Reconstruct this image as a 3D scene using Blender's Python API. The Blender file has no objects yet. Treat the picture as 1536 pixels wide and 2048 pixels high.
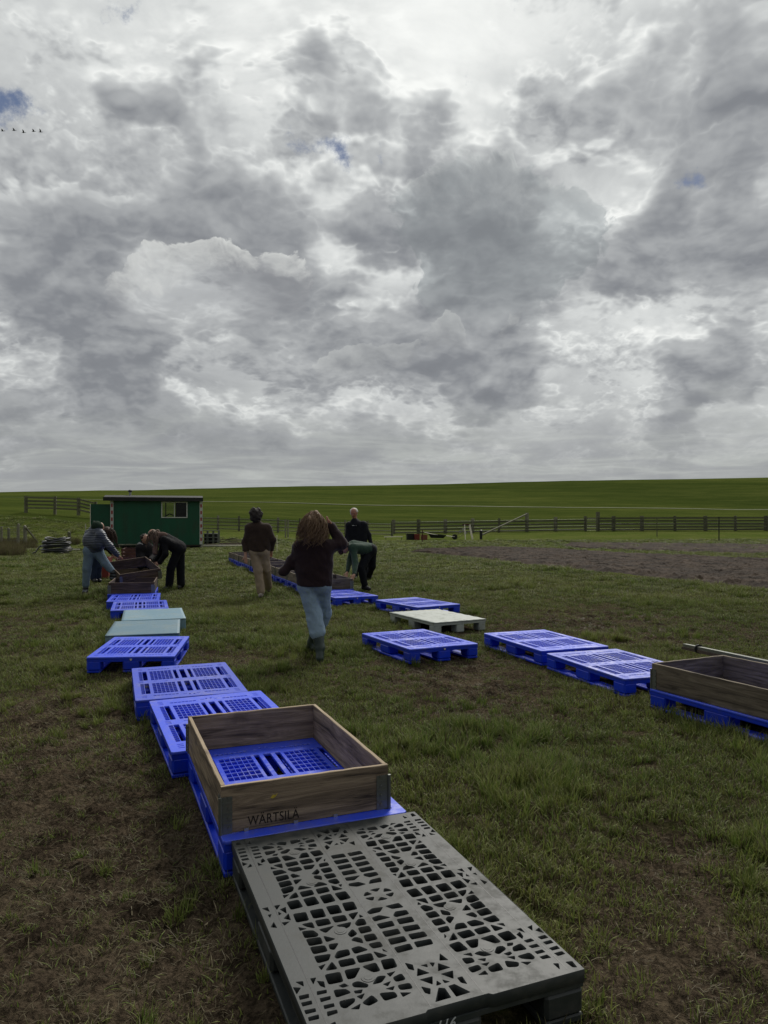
import bpy, math, random
import numpy as np
from mathutils import Vector, Matrix, Euler
import mathutils

# ---------------------------------------------------------------- camera
SC = bpy.context.scene
CAMH, FPX, HOR = 1.4286, 1440.0, 1041.9          # eye height, focal length and horizon of the 1536 x 2048 photo
cam_d = bpy.data.cameras.new('camera')
cam = bpy.data.objects.new('camera', cam_d)
SC.collection.objects.link(cam)
SC.camera = cam
cam_d.sensor_fit = 'VERTICAL'
cam_d.sensor_height = 36.0
cam_d.lens = 36.0 * FPX / 2048.0
cam_d.shift_y = (HOR - 1024.0) / 2048.0
cam_d.clip_start = 0.05
cam_d.clip_end = 20000.0
cam.location = (0, 0, CAMH)
cam.rotation_euler = (math.radians(90), 0, 0)

# ---------------------------------------------------------------- exposure
SC.view_settings.view_transform = 'Standard'
SC.view_settings.look = 'None'
SC.view_settings.exposure = 0.0
SC.view_settings.gamma = 1.0
SC.view_settings.use_curve_mapping = False

# ---------------------------------------------------------------- sun (veiled by the cloud deck)
SUN_EL, SUN_AZ = math.radians(43.0), math.radians(14.0)   # azimuth measured from +Y towards +X
sun_d = bpy.data.lights.new('sun', 'SUN')
sun_d.energy = 2.6
sun_d.angle = math.radians(18.0)
sun_d.color = (1.0, 0.96, 0.88)
sun = bpy.data.objects.new('sun', sun_d)
SC.collection.objects.link(sun)
SDIR = Vector((math.sin(SUN_AZ) * math.cos(SUN_EL), math.cos(SUN_AZ) * math.cos(SUN_EL), math.sin(SUN_EL)))
sun.rotation_euler = SDIR.to_track_quat('Z', 'Y').to_euler()
sun.location = SDIR * 50

# ---------------------------------------------------------------- node helper
class NT:
    def __init__(s, tree):
        s.t = tree; s.n = tree.nodes; s.l = tree.links
    def _in(s, sock, v):
        if v is None: return
        if isinstance(v, bpy.types.NodeSocket): s.l.new(v, sock)
        else:
            try: sock.default_value = v
            except Exception: sock.default_value = (v, v, v)
    def node(s, kind, **kw):
        nd = s.n.new(kind)
        for k, v in kw.items(): setattr(nd, k, v)
        return nd
    def m(s, op, a, b=None, c=None, clamp=False):
        nd = s.n.new('ShaderNodeMath'); nd.operation = op; nd.use_clamp = clamp
        s._in(nd.inputs[0], a); s._in(nd.inputs[1], b)
        if c is not None: s._in(nd.inputs[2], c)
        return nd.outputs[0]
    def v(s, op, a, b=None, scale=None):
        nd = s.n.new('ShaderNodeVectorMath'); nd.operation = op
        s._in(nd.inputs[0], a)
        if b is not None: s._in(nd.inputs[1], b)
        if scale is not None: s._in(nd.inputs[3], scale)
        return nd.outputs[1] if op in ('DOT_PRODUCT', 'LENGTH', 'DISTANCE') else nd.outputs[0]
    def xyz(s, a):
        nd = s.n.new('ShaderNodeSeparateXYZ'); s._in(nd.inputs[0], a); return nd.outputs
    def comb(s, x, y, z):
        nd = s.n.new('ShaderNodeCombineXYZ')
        for i, q in enumerate((x, y, z)): s._in(nd.inputs[i], q)
        return nd.outputs[0]
    def noise(s, vec, scale, detail=4, rough=.5, dist=0.0, lac=2.0, color=False):
        nd = s.n.new('ShaderNodeTexNoise'); s._in(nd.inputs['Vector'], vec)
        nd.inputs['Scale'].default_value = scale; nd.inputs['Detail'].default_value = detail
        nd.inputs['Roughness'].default_value = rough; nd.inputs['Distortion'].default_value = dist
        nd.inputs['Lacunarity'].default_value = lac
        return nd.outputs['Color'] if color else nd.outputs['Fac']
    def voro(s, vec, scale, feature='F1', out='Distance', rnd=1.0):
        nd = s.n.new('ShaderNodeTexVoronoi'); nd.feature = feature; s._in(nd.inputs['Vector'], vec)
        nd.inputs['Scale'].default_value = scale; nd.inputs['Randomness'].default_value = rnd
        return nd.outputs[out]
    def ramp(s, fac, stops, interp='LINEAR'):
        nd = s.n.new('ShaderNodeValToRGB'); s._in(nd.inputs[0], fac); cr = nd.color_ramp; cr.interpolation = interp
        while len(cr.elements) < len(stops): cr.elements.new(0.5)
        for e, (p, c) in zip(cr.elements, stops):
            e.position = p; e.color = tuple(c) + (1,) if len(c) == 3 else c
        return nd.outputs[0]
    def step(s, x, lo, hi, smooth=True):
        nd = s.n.new('ShaderNodeMapRange'); nd.interpolation_type = 'SMOOTHSTEP' if smooth else 'LINEAR'
        s._in(nd.inputs[0], x)
        s._in(nd.inputs[1], lo); s._in(nd.inputs[2], hi)
        return nd.outputs[0]
    def mix(s, f, a, b, blend='MIX'):
        nd = s.n.new('ShaderNodeMix'); nd.data_type = 'RGBA'; nd.blend_type = blend
        s._in(nd.inputs[0], f)
        for i, q in ((6, a), (7, b)):
            if isinstance(q, tuple) and len(q) == 3: q = q + (1,)
            s._in(nd.inputs[i], q)
        return nd.outputs[2]
    def sum(s, items):
        r = items[0]
        for q in items[1:]: r = s.m('ADD', r, q)
        return r

# ---------------------------------------------------------------- sky
def pdir(px, py):
    return Vector((px - 768.0, FPX, HOR - py)).normalized()

def build_world():
    w = bpy.data.worlds.new('World'); SC.world = w; w.use_nodes = True
    w.cycles.sampling_method = 'MANUAL'; w.cycles.sample_map_resolution = 256
    t = w.node_tree; t.nodes.clear(); N = NT(t)
    out = N.node('ShaderNodeOutputWorld'); bg = N.node('ShaderNodeBackground')
    t.links.new(bg.outputs[0], out.inputs[0])
    STR = 0.1
    bg.inputs[1].default_value = STR
    sky = N.node('ShaderNodeTexSky'); sky.sky_type = 'NISHITA'; sky.sun_disc = False
    sky.sun_elevation = SUN_EL; sky.sun_rotation = SUN_AZ
    sky.dust_density = 1.0; sky.altitude = 0
    tc = N.node('ShaderNodeTexCoord')
    D0 = N.v('NORMALIZE', tc.outputs['Generated'])
    # ragged edges: the direction itself is disturbed by two scales of turbulence
    w1 = N.v('SUBTRACT', N.noise(D0, 5.0, 3, .6, color=True), (.5, .5, .5))
    w2 = N.v('SUBTRACT', N.noise(D0, 22.0, 4, .6, color=True), (.5, .5, .5))
    D = N.v('ADD', D0, N.v('ADD', N.v('SCALE', w1, scale=.16), N.v('SCALE', w2, scale=.045)))
    def blobs(vec, lst):
        r = []; vec = N.v('NORMALIZE', vec)
        for px, py, s, a in lst:
            c = pdir(px, py)
            sg = s / FPX * c.y                      # angular size
            k = 1.0 / (sg * sg)
            dt = N.v('DOT_PRODUCT', vec, tuple(c))
            e = N.m('MULTIPLY', N.m('SUBTRACT', dt, 1.0), k)
            r.append(N.m('MULTIPLY', N.m('EXPONENT', e), a))
        return N.sum(r)
    Dn = N.v('NORMALIZE', D)
    # cloud deck seen from below: features shrink towards the horizon
    def plane(vec, lift, k=0.0):
        x, y, z = N.xyz(vec)
        den = N.m('ADD', N.m('MAXIMUM', z, 0.0), lift)
        return N.comb(N.m('DIVIDE', x, den), N.m('DIVIDE', y, den), N.m('MULTIPLY', z, k))
    z0 = N.xyz(D0)[2]
    sd = tuple(Vector((SDIR.x * .35, .05, .60)).normalized() * .022)
    D0s = N.v('ADD', D0, sd)
    def warp(q, sc, amp, det=3):
        return N.v('ADD', q, N.v('SCALE', N.v('SUBTRACT', N.noise(q, sc, det, .55, color=True), (.5, .5, .5)), scale=amp))
    def puffs(vec, sc, det=7, rough=.46, off=(0, 0, 0), lift=.42):
        q = N.v('ADD', warp(plane(vec, lift, 1.0), 2.2, .13), off)
        f = N.noise(q, sc, det, rough)
        p = N.m('ABSOLUTE', N.m('SUBTRACT', N.noise(q, sc * 3.3, 3, .55), .5))
        return N.m('ADD', f, N.m('MULTIPLY', p, .52))
    dark = [(1000, 520, 150, .50), (930, 600, 110, .30), (330, 690, 190, .34), (60, 700, 160, .42), (560, 690, 140, .22),
            (1470, 190, 150, .42), (1400, 50, 130, .3), (1230, 290, 110, .36), (1040, 290, 110, .38), (1430, 510, 150, .42),
            (1490, 590, 90, .22), (680, 165, 70, .36), (380, 215, 100, .2), (150, 330, 150, .30), (650, 50, 60, .2),
            (40, 410, 120, .3), (430, 420, 110, .25), (830, 790, 160, .10), (1060, 760, 110, .18), (1250, 740, 120, .14),
            (60, 560, 90, .15), (700, 560, 90, .16), (900, 700, 60, .2)]
    bright = [(780, 190, 110, .50), (640, 270, 70, .35), (860, 300, 60, .3), (870, 110, 80, .35), (1110, 170, 90, .50), (860, 400, 50, .5), (1180, 400, 60, .5), (1010, 315, 60, .45), (1180, 250, 50, .3), (560, 175, 70, .22), (500, 290, 60, .2),
              (720, 345, 60, .25), (1370, 385, 80, .45), (1200, 430, 70, .5), (675, 490, 50, .3), (1150, 650, 80, .36),
              (1390, 660, 80, .34), (1300, 600, 60, .2), (1370, 150, 50, .35), (120, 120, 130, .22), (820, 480, 45, .3),
              (1480, 500, 40, .2), (600, 290, 60, .12), (250, 250, 60, .2), (1000, 60, 80, .3), (760, 270, 60, .12),
              (20, 640, 50, .2), (860, 350, 60, .2), (1180, 560, 50, .2), (1350, 545, 40, .3)]
    g = N.m('SUBTRACT', N.m('MULTIPLY', blobs(Dn, dark), 1.15), N.m('MULTIPLY', blobs(Dn, bright), .75))
    def layer(val, f0, f1, th, w, dk, lt, slope, rim, rk):
        """one sheet of cumulus laid over what is behind it: soft body, bright edge towards the sun"""
        mask = N.step(f0, th, th + w)
        body = N.m('SUBTRACT', lt, N.m('MULTIPLY', N.m('MAXIMUM', N.m('SUBTRACT', f0, th), 0.0), slope))
        body = N.m('MAXIMUM', body, dk)
        rel = N.m('SUBTRACT', f0, f1)
        edge = N.m('EXPONENT', N.m('MULTIPLY', N.m('ABSOLUTE', N.m('SUBTRACT', f0, N.m('ADD', th, w * .55))), -rk))
        sunny = N.step(rel, -.02, .09)
        body = N.m('ADD', body, N.m('MULTIPLY', rel, .9))
        v = N.m('ADD', N.m('MULTIPLY', val, N.m('SUBTRACT', 1.0, mask)), N.m('MULTIPLY', body, mask))
        return N.m('ADD', v, N.m('MULTIPLY', N.m('MULTIPLY', edge, sunny), rim))
    gk = N.m('MULTIPLY', g, .21)
    A0 = N.m('ADD', puffs(D0, 3.3), gk); A1 = N.m('ADD', puffs(D0s, 3.3), gk)
    B0_ = N.m('ADD', puffs(D0, 6.2, off=(7.3, 2.1, 1.7)), N.m('MULTIPLY', g, .14)); B1_ = N.m('ADD', puffs(D0s, 6.2, off=(7.3, 2.1, 1.7)), N.m('MULTIPLY', g, .14))
    back = N.m('ADD', .65, N.m('MULTIPLY', N.m('SUBTRACT', N.noise(warp(plane(D0, .42, 1.0), 2.0, .4), 3.0, 8, .6), .5), .9))
    back = N.m('SUBTRACT', back, N.m('MULTIPLY', g, .22))
    val = layer(back, B0_, B1_, .53, .13, .34, .60, 1.7, .20, 22.0)
    val = layer(val, A0, A1, .545, .10, .26, .54, 2.0, .30, 22.0)
    val = N.m('ADD', val, N.m('MULTIPLY', N.m('SUBTRACT', N.noise(D0, 16, 6, .6), .5), .14))
    sg_ = N.step(N.v('DOT_PRODUCT', D0, tuple(SDIR)), .62, 1.0)
    val = N.m('ADD', N.m('MULTIPLY', val, .93), .045)
    val = N.m('MULTIPLY', val, N.m('ADD', .92, N.m('MULTIPLY', sg_, .22)))
    deck = N.ramp(val, [(0, (.17, .18, .20)), (.25, (.235, .247, .268)), (.45, (.42, .435, .445)), (.70, (.66, .68, .675)), (1, (.95, .965, .94))])
    # flat streaky layer near the horizon, seen almost edge-on
    qs = plane(D0, .07)
    st = N.noise(N.v('MULTIPLY', qs, (.8, 1.0, 0)), 1.3, 7, .60, dist=.8)
    low = N.ramp(N.step(st, .30, .72), [(0, (.32, .332, .345)), (.5, (.37, .385, .385)), (1, (.455, .475, .46))])
    hz = N.m('MULTIPLY', N.step(N.m('ADD', z0, N.m('MULTIPLY', N.m('SUBTRACT', B0_, .5), .14)), .215, .06), .93)
    # the haze evens the contrast right above the land
    veil = N.step(z0, .07, .0)
    low = N.mix(N.m('MULTIPLY', veil, .75), low, (.40, .415, .41))
    col = N.mix(hz, deck, low)
    # holes with blue sky in them
    gaps = [(25, 235, 42, 1.0), (75, 232, 28, .8), (245, 62, 24, .85), (640, 318, 30, .8), (680, 322, 22, .8), (575, 292, 20, .7),
            (780, 322, 24, .7), (1372, 345, 22, .75), (1340, 350, 18, .6), (1395, 348, 18, .65), (1000, 25, 28, .5), (980, 130, 22, .4), (280, 415, 34, .45)]
    gp = N.m('ADD', blobs(Dn, gaps), N.m('MULTIPLY', N.m('SUBTRACT', N.noise(D0, 38, 7, .7), .5), 2.6))
    gm = N.step(gp, .50, 1.5)
    col = N.mix(gm, col, (.125, .165, .265))
    # separate cumulus heads standing in front of the deck
    def cumulus(col, lst, th, w, tone, lt, rim, rough=.50, soft=None, amp=1.0, lit=1.0):
        wa = N.v('ADD', D0, N.v('SCALE', N.v('SUBTRACT', N.noise(D0, 7, 4, .55, color=True), (.5, .5, .5)), scale=.12))
        def field(vec):
            f = blobs(vec, lst)
            p1 = N.m('ABSOLUTE', N.m('SUBTRACT', N.noise(vec, 11, 1, .5), .5))
            p2 = N.m('ABSOLUTE', N.m('SUBTRACT', N.noise(vec, 27, 4, .6), .5))
            return N.sum([f, N.m('MULTIPLY', p1, 3.4 * rough), N.m('MULTIPLY', p2, 2.6 * rough), -.6 * rough])
        a0 = field(wa)
        a1 = field(N.v('ADD', wa, sd))
        fz = N.m('MULTIPLY', N.m('SUBTRACT', N.noise(D0, 80, 4, .65), .5), .16)
        a0 = N.m('ADD', a0, fz)
        zl, zh = soft
        low_ = N.step(z0, zl, zh)
        mask = N.m('MULTIPLY', N.m('MULTIPLY', N.step(a0, th, th + w), low_), amp)
        rel = N.m('ADD', N.m('SUBTRACT', a0, a1), 0.0)
        edge = N.m('MULTIPLY', N.m('EXPONENT', N.m('MULTIPLY', N.m('SUBTRACT', a0, th), -rim)), N.step(rel, .0, .6))
        br = N.m('ADD', N.m('MULTIPLY', N.step(rel, .12, 1.15), .60 * lit), N.m('MULTIPLY', edge, .75), clamp=True)
        inner = N.mix(.35, N.v('MULTIPLY', col, tone), tuple(t_ * .42 for t_ in tone))
        cc = N.mix(br, inner, lt)
        return N.mix(mask, col, cc)
    zz = lambda py: pdir(768, py).z
    col = cumulus(col, [(985, 415, 70, 1.0), (1085, 430, 55, .8), (905, 465, 60, .8), (1000, 520, 120, 1.0), (1120, 500, 50, .5), (940, 580, 80, .6)],
                  .40, .16, (.74, .77, .79), (.92, .94, .91), 6.0, soft=(zz(700), zz(560)), lit=.25)
    col = cumulus(col, [(425, 535, 45, 1.0), (370, 565, 42, .9), (300, 590, 40, .8), (255, 620, 35, .6), (350, 640, 90, .9), (545, 530, 38, .9), (575, 560, 30, .6), (500, 620, 80, .6)],
                  .42, .12, (.86, .87, .89), (.74, .755, .73), 3.0, soft=(zz(700), zz(590)), lit=1.0)
    col = cumulus(col, [(690, 745, 42, 1.0), (735, 760, 26, .8), (785, 730, 26, .8), (640, 780, 50, .6), (870, 670, 45, .8), (900, 655, 22, .7), (1010, 700, 40, .5)],
                  .45, .09, (.85, .86, .87), (.66, .68, .66), 5.0, soft=(zz(800), zz(720)), amp=.50, lit=.8)
    # below the horizon: the same murk
    col = N.mix(N.step(z0, -.02, -.12), col, (.10, .11, .09))
    # sky brightest round the veiled sun; dimmed opposite to darken camera-facing sides
    gl = N.step(N.v('DOT_PRODUCT', D0, tuple(SDIR)), -.75, .55)
    gl = N.m('ADD', .22, N.m('MULTIPLY', gl, .78))
    col = N.v('MULTIPLY', col, N.comb(gl, gl, gl))
    scaled = N.v('SCALE', col, scale=1.0 / STR)
    # blue sky itself comes from the sky model, seen faintly where the deck is torn
    skyc = N.v('MULTIPLY', sky.outputs[0], (.75, .8, .95))
    fin = N.mix(N.m('MULTIPLY', gm, .12), scaled, skyc)
    t.links.new(fin, bg.inputs[0])
    return w
build_world()

# ---------------------------------------------------------------- survey helpers
R = random.Random(7)
RN = np.random.RandomState(11)

def vnoise(x, y, seed=0):
    x = np.asarray(x, float); y = np.asarray(y, float)
    xi = np.floor(x).astype(np.int64); yi = np.floor(y).astype(np.int64)
    fx = x - xi; fy = y - yi
    fx = fx * fx * (3 - 2 * fx); fy = fy * fy * (3 - 2 * fy)
    def h(a, b):
        n = (a * 374761393 + b * 668265263 + seed * 1274126177) & 0xFFFFFFFF
        n = ((n ^ (n >> 13)) * 1274126177) & 0xFFFFFFFF
        n = (n ^ (n >> 16)) & 0xFFFF
        return n / 65535.0
    return (h(xi, yi) * (1 - fx) + h(xi + 1, yi) * fx) * (1 - fy) + (h(xi, yi + 1) * (1 - fx) + h(xi + 1, yi + 1) * fx) * fy
def fbm(x, y, sc, oct=4, seed=0, gain=.5):
    r = 0; a = 1; t = 0
    for o in range(oct):
        r = r + a * vnoise(np.asarray(x) * sc + 17.3 * o, np.asarray(y) * sc - 9.1 * o, seed + o); t += a
        a *= gain; sc *= 2.03
    return r / t

# ground profile of the site: rows by distance, columns by bearing (x / y)
_U = (np.array([0, 230, 400, 780, 1170, 1536]) - 768) / FPX
_Y = np.array([-1e4, 30, 38, 50, 60, 78, 100, 106, 140, 1e5])
_Z = np.array([[0, 0, 0, 0, 0, 0], [0, 0, 0, 0, 0, 0], [.10, .08, .05, .0, .0, .05], [2.15, 1.45, .40, .12, .2, .25], [2.9, 2.3, .95, .33, .58, .62],
               [3.9, 3.55, 3.4, 3.02, 2.85, 2.6], [5.35, 5.70, 5.95, 6.42, 6.98, 7.55], [5.35, 5.70, 5.95, 6.42, 6.98, 7.55], [0, 0, 0, 0, 0, 0], [0, 0, 0, 0, 0, 0]])
def base_h(x, y):
    x = np.asarray(x, float); y = np.asarray(y, float)
    u = np.clip(x / np.maximum(y, 20.0), _U[0], _U[-1])
    ci = np.clip(np.searchsorted(_U, u) - 1, 0, len(_U) - 2)
    ri = np.clip(np.searchsorted(_Y, y) - 1, 0, len(_Y) - 2)
    fu = (u - _U[ci]) / (_U[ci + 1] - _U[ci]); fu = fu * fu * (3 - 2 * fu) * .5 + fu * .5
    fy = (y - _Y[ri]) / (_Y[ri + 1] - _Y[ri]); fy = np.clip(fy, 0, 1)
    return (_Z[ri, ci] * (1 - fu) + _Z[ri, ci + 1] * fu) * (1 - fy) + (_Z[ri + 1, ci] * (1 - fu) + _Z[ri + 1, ci + 1] * fu) * fy

def at(px, py, z=0.0):
    """point of the horizontal plane z seen at a photo position"""
    y = (CAMH - z) * FPX / (py - HOR)
    return Vector(((px - 768) / FPX * y, y, z))
def pt(px, py, y):
    return Vector(((px - 768) / FPX * y, y, CAMH - (py - HOR) / FPX * y))
def atg(px, py):
    """point of the ground seen at a photo position"""
    u = (px - 768) / FPX
    for y in np.arange(3, 120, .1):
        if CAMH - (py - HOR) / FPX * y <= float(base_h(u * y, y)):
            break
    return Vector((u * y, y, float(base_h(u * y, y))))

# footprints of everything that lies flat on the grass: centre, half size, heading
D = math.radians
POSE = {
 'G0': (-.018, 2.468, D(21.5)), 'B0': (-.492, 3.574, D(21.8)), 'B1': (-1.054, 4.703, D(23.7)), 'B2': (-1.604, 5.823, D(20.5)),
 'B3': (-2.476, 7.372, D(8.7)), 'T1': (-2.881, 8.696, D(15.5)), 'T2': (-3.172, 9.912, D(18.4)), 'B4': (-3.713, 10.961, D(18.4)),
 'B5': (-4.183, 12.093, D(16)), 'L0': (-4.60, 13.25, D(15)), 'R1': (.362, 7.852, D(25.3)), 'R2': (.707, 9.766, D(27.7)), 'R3': (.516, 11.374, D(32.6)),
 'R4': (-.73, 12.68, D(28)), 'R5': (1.717, 7.782, D(20.1)), 'R6': (2.134, 6.514, D(18.3)), 'R7': (2.643, 5.13, D(25.5))}
far_row = []
for i in range(10):
    k = i * 1.24
    far_row.append((-1.14 - .33 * k, 13.98 + .95 * k, D(19.6 + R.uniform(-2, 2))))
left_far = [(-5.02, 14.6, D(17)), (-5.9, 17.0, D(15)), (-7.4, 21.1, D(15)), (-7.85, 22.8, D(14))]
FOOT = [(x, y, .40, .60, t) for x, y, t in list(POSE.values()) + far_row + left_far] + [(atg(101, 1109).x, atg(101, 1109).y + .5, .6, .6, 0)]
def in_foot(x, y, grow=0.0):
    r = np.full(np.shape(x), 9.0)
    for cx, cy, hw, hl, t in FOOT:
        c, s = math.cos(t), math.sin(t)
        dx = x - cx; dy = y - cy
        a = np.abs(c * dx + s * dy) - hw - grow; b = np.abs(-s * dx + c * dy) - hl - grow
        r = np.minimum(r, np.maximum(a, b))
    return r

# bare / trodden patches
_mud = [(150, 1760, .35, .5), (90, 1560, .5, .6), (90, 1400, .6, .5), (160, 1260, .8, .4), (20, 1700, .5, .6), (230, 2040, .3, .6), (60, 2000, .55, 1.0), (180, 1800, .5, .9), (120, 1650, .5, .6), (240, 1950, .25, .5), (40, 1480, .5, .5), (130, 1400, .6, .5), (60, 1300, 1.0, .55), (120, 1220, 1.4, .7), (60, 1150, 2.5, .8),
        (540, 1390, .35, .7), (470, 1330, .45, .7), (560, 1440, .3, .5), (430, 1290, .5, .5), (950, 1385, .55, 1.0), (1010, 1410, .4, .8), (900, 1360, .4, .6), (860, 1340, .35, .5),
        (1080, 1225, 1.2, .75), (1200, 1240, 1.0, .6), (1010, 1200, 1.2, .4), (1370, 1260, .9, .6), (1500, 1240, 1.2, .5), (1350, 1790, .22, .9), (1290, 1690, .2, .8), (1330, 1960, .22, .7), (1480, 1990, .25, .6),
        (1100, 1640, .2, .55), (1450, 1720, .2, .5), (1120, 1500, .35, .35), (1300, 1560, .3, .4), (440, 1980, .22, .7), (400, 1800, .2, .4), (300, 1560, .35, .3), (1050, 1310, .4, .5), (700, 1360, .4, .3), (200, 1500, .3, .45)]
_mudp = [(at(px, py).x, at(px, py).y, s, a) for px, py, s, a in _mud]
def mud_f(x, y):
    m = fbm(x, y, .55, 5, 3) * 1.5 - 1.12 + (fbm(x, y, 3.1, 3, 8) - .5) * .7
    for cx, cy, s, a in _mudp:
        m = m + a * .75 * np.exp(-((x - cx) ** 2 + ((y - cy) / 1.35) ** 2) / (2 * s * s))
    m = m - np.clip((y - 12) / 20, 0, .35)
    return np.clip(m, 0, 1)
def near_fade(x, y):
    return np.clip((26 - y) / 10, 0, 1) * np.clip((14 - np.abs(x)) / 4, 0, 1)
def ground_h(x, y):
    x = np.asarray(x, float); y = np.asarray(y, float)
    f = near_fade(x, y) * np.clip(in_foot(x, y, .02) / .10, 0, 1)
    m = mud_f(x, y)
    cl = np.abs(fbm(x, y, 6.5, 4, 21, .6) - .5) * 2
    d = (fbm(x, y, 1.6, 3, 5) - .5) * .07 + (fbm(x, y, 5, 2, 12) - .5) * .022 - m * .02 + (cl - .3) * .085 * (.22 + m) + (fbm(x, y, 17, 2, 33) - .5) * .03 * m
    far = (fbm(x, y, .06, 4, 44) - .5) * np.clip((y - 55) / 30, 0, 1) * .35
    return base_h(x, y) + d * f + far - .006

# ---------------------------------------------------------------- mesh helpers
COL = SC.collection
def mesh_obj(name, verts, faces, mats=None, parent=None, smooth=False, loc=None, rot=None, fm=None):
    me = bpy.data.meshes.new(name)
    me.from_pydata([tuple(v) for v in verts], [], [tuple(f) for f in faces])
    for m in (mats if isinstance(mats, (list, tuple)) else [mats]):
        if m: me.materials.append(m)
    if fm is not None: me.polygons.foreach_set('material_index', fm)
    if smooth: me.polygons.foreach_set('use_smooth', [True] * len(me.polygons))
    me.update()
    return link(name, me, parent, loc, rot)
def link(name, data, parent=None, loc=None, rot=None):
    o = bpy.data.objects.new(name, data)
    COL.objects.link(o)
    if parent: o.parent = parent
    if loc is not None: o.location = loc
    if rot is not None: o.rotation_euler = rot
    return o
def empty(name, loc=(0, 0, 0), rz=0.0, rot=None):
    o = bpy.data.objects.new(name, None); COL.objects.link(o)
    o.empty_display_size = .1
    o.location = loc; o.rotation_euler = rot or (0, 0, rz)
    return o
def tag(o, label=None, cat=None, group=None, kind=None):
    if label: o['label'] = label
    if cat: o['category'] = cat
    if group: o['group'] = group
    if kind: o['kind'] = kind
    return o
def children(o): return list(o.children)
def copy_tree(o, parent=None):
    c = o.copy(); COL.objects.link(c)
    c.parent = parent
    for ch in children(o): copy_tree(ch, c)
    return c

class MB:
    def __init__(s): s.v = []; s.f = []; s.m = []
    def add(s, vs, fs, mi=0):
        n = len(s.v); s.v += [tuple(q) for q in vs]; s.f += [tuple(i + n for i in f) for f in fs]; s.m += [mi] * len(fs)
    def box(s, x0, x1, y0, y1, z0, z1, mi=0, bev=0.0, mat=None):
        if bev <= 0:
            vs = [(x, y, z) for z in (z0, z1) for y in (y0, y1) for x in (x0, x1)]
            fs = [(0, 2, 3, 1), (4, 5, 7, 6), (0, 1, 5, 4), (2, 6, 7, 3), (0, 4, 6, 2), (1, 3, 7, 5)]
        else:
            b = min(bev, (x1 - x0) * .45, (y1 - y0) * .45, (z1 - z0) * .45)
            vs = []; idx = {}
            for sx in (0, 1):
                for sy in (0, 1):
                    for sz in (0, 1):
                        X = (x0, x1)[sx]; Y = (y0, y1)[sy]; Z = (z0, z1)[sz]
                        dx = b if sx == 0 else -b; dy = b if sy == 0 else -b; dz = b if sz == 0 else -b
                        idx[(sx, sy, sz, 0)] = len(vs); vs.append((X, Y + dy, Z + dz))
                        idx[(sx, sy, sz, 1)] = len(vs); vs.append((X + dx, Y, Z + dz))
                        idx[(sx, sy, sz, 2)] = len(vs); vs.append((X + dx, Y + dy, Z))
            fs = []
            def q(*k): fs.append(tuple(idx[i] for i in k))
            q((0,0,0,0),(0,0,1,0),(0,1,1,0),(0,1,0,0)); q((1,0,0,0),(1,1,0,0),(1,1,1,0),(1,0,1,0))
            q((0,0,0,1),(1,0,0,1),(1,0,1,1),(0,0,1,1)); q((0,1,0,1),(0,1,1,1),(1,1,1,1),(1,1,0,1))
            q((0,0,0,2),(0,1,0,2),(1,1,0,2),(1,0,0,2)); q((0,0,1,2),(1,0,1,2),(1,1,1,2),(0,1,1,2))
            for sy in (0, 1):
                for sz in (0, 1): q((0,sy,sz,1),(1,sy,sz,1),(1,sy,sz,2),(0,sy,sz,2))
            for sx in (0, 1):
                for sz in (0, 1): q((sx,0,sz,0),(sx,1,sz,0),(sx,1,sz,2),(sx,0,sz,2))
                for sy in (0, 1): q((sx,sy,0,0),(sx,sy,1,0),(sx,sy,1,1),(sx,sy,0,1))
            for k in [(a, b_, c) for a in (0, 1) for b_ in (0, 1) for c in (0, 1)]:
                fs.append((idx[k + (0,)], idx[k + (1,)], idx[k + (2,)]))
        if mat is not None: vs = [tuple(mat @ Vector(v)) for v in vs]
        s.add(vs, fs, mi)
        return s
    def tube(s, pts, r, n=8, cap=True, mi=0, radii=None):
        pts = [Vector(p) for p in pts]; rings = []
        base = len(s.v); up = Vector((0, 0, 1))
        prev = None
        for i, p in enumerate(pts):
            t = (pts[min(i + 1, len(pts) - 1)] - pts[max(i - 1, 0)])
            if t.length < 1e-9: t = Vector((0, 0, 1))
            t.normalize()
            if prev is None:
                a = t.cross(up if abs(t.z) < .95 else Vector((1, 0, 0))).normalized()
            else:
                a = (prev - t * prev.dot(t))
                a = a.normalized() if a.length > 1e-6 else t.orthogonal().normalized()
            prev = a; b = t.cross(a)
            rr = radii[i] if radii else r
            for k in range(n):
                an = 2 * math.pi * k / n
                s.v.append(tuple(p + (a * math.cos(an) + b * math.sin(an)) * rr))
        for i in range(len(pts) - 1):
            for k in range(n):
                k2 = (k + 1) % n
                s.f.append((base + i * n + k, base + i * n + k2, base + (i + 1) * n + k2, base + (i + 1) * n + k)); s.m.append(mi)
        if cap:
            s.f.append(tuple(base + k for k in range(n))[::-1]); s.m.append(mi)
            e = base + (len(pts) - 1) * n
            s.f.append(tuple(e + k for k in range(n))); s.m.append(mi)
        return s
    def bar(s, a, b, w, h, mi=0):
        a = Vector(a); b = Vector(b); L = (b - a).length
        q = (b - a).to_track_quat('X', 'Z').to_matrix().to_4x4(); q.translation = a
        return s.box(0, L, -w / 2, w / 2, -h / 2, h / 2, mi, mat=q)
    def build(s, name, mats, parent=None, smooth=False, loc=None, rot=None):
        o = mesh_obj(name, s.v, s.f, mats, parent, smooth, loc, rot, fm=s.m if isinstance(mats, (list, tuple)) else None)
        bm = bmesh.new(); bm.from_mesh(o.data); bmesh.ops.recalc_face_normals(bm, faces=bm.faces); bm.to_mesh(o.data); bm.free()
        return o
import bmesh

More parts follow.
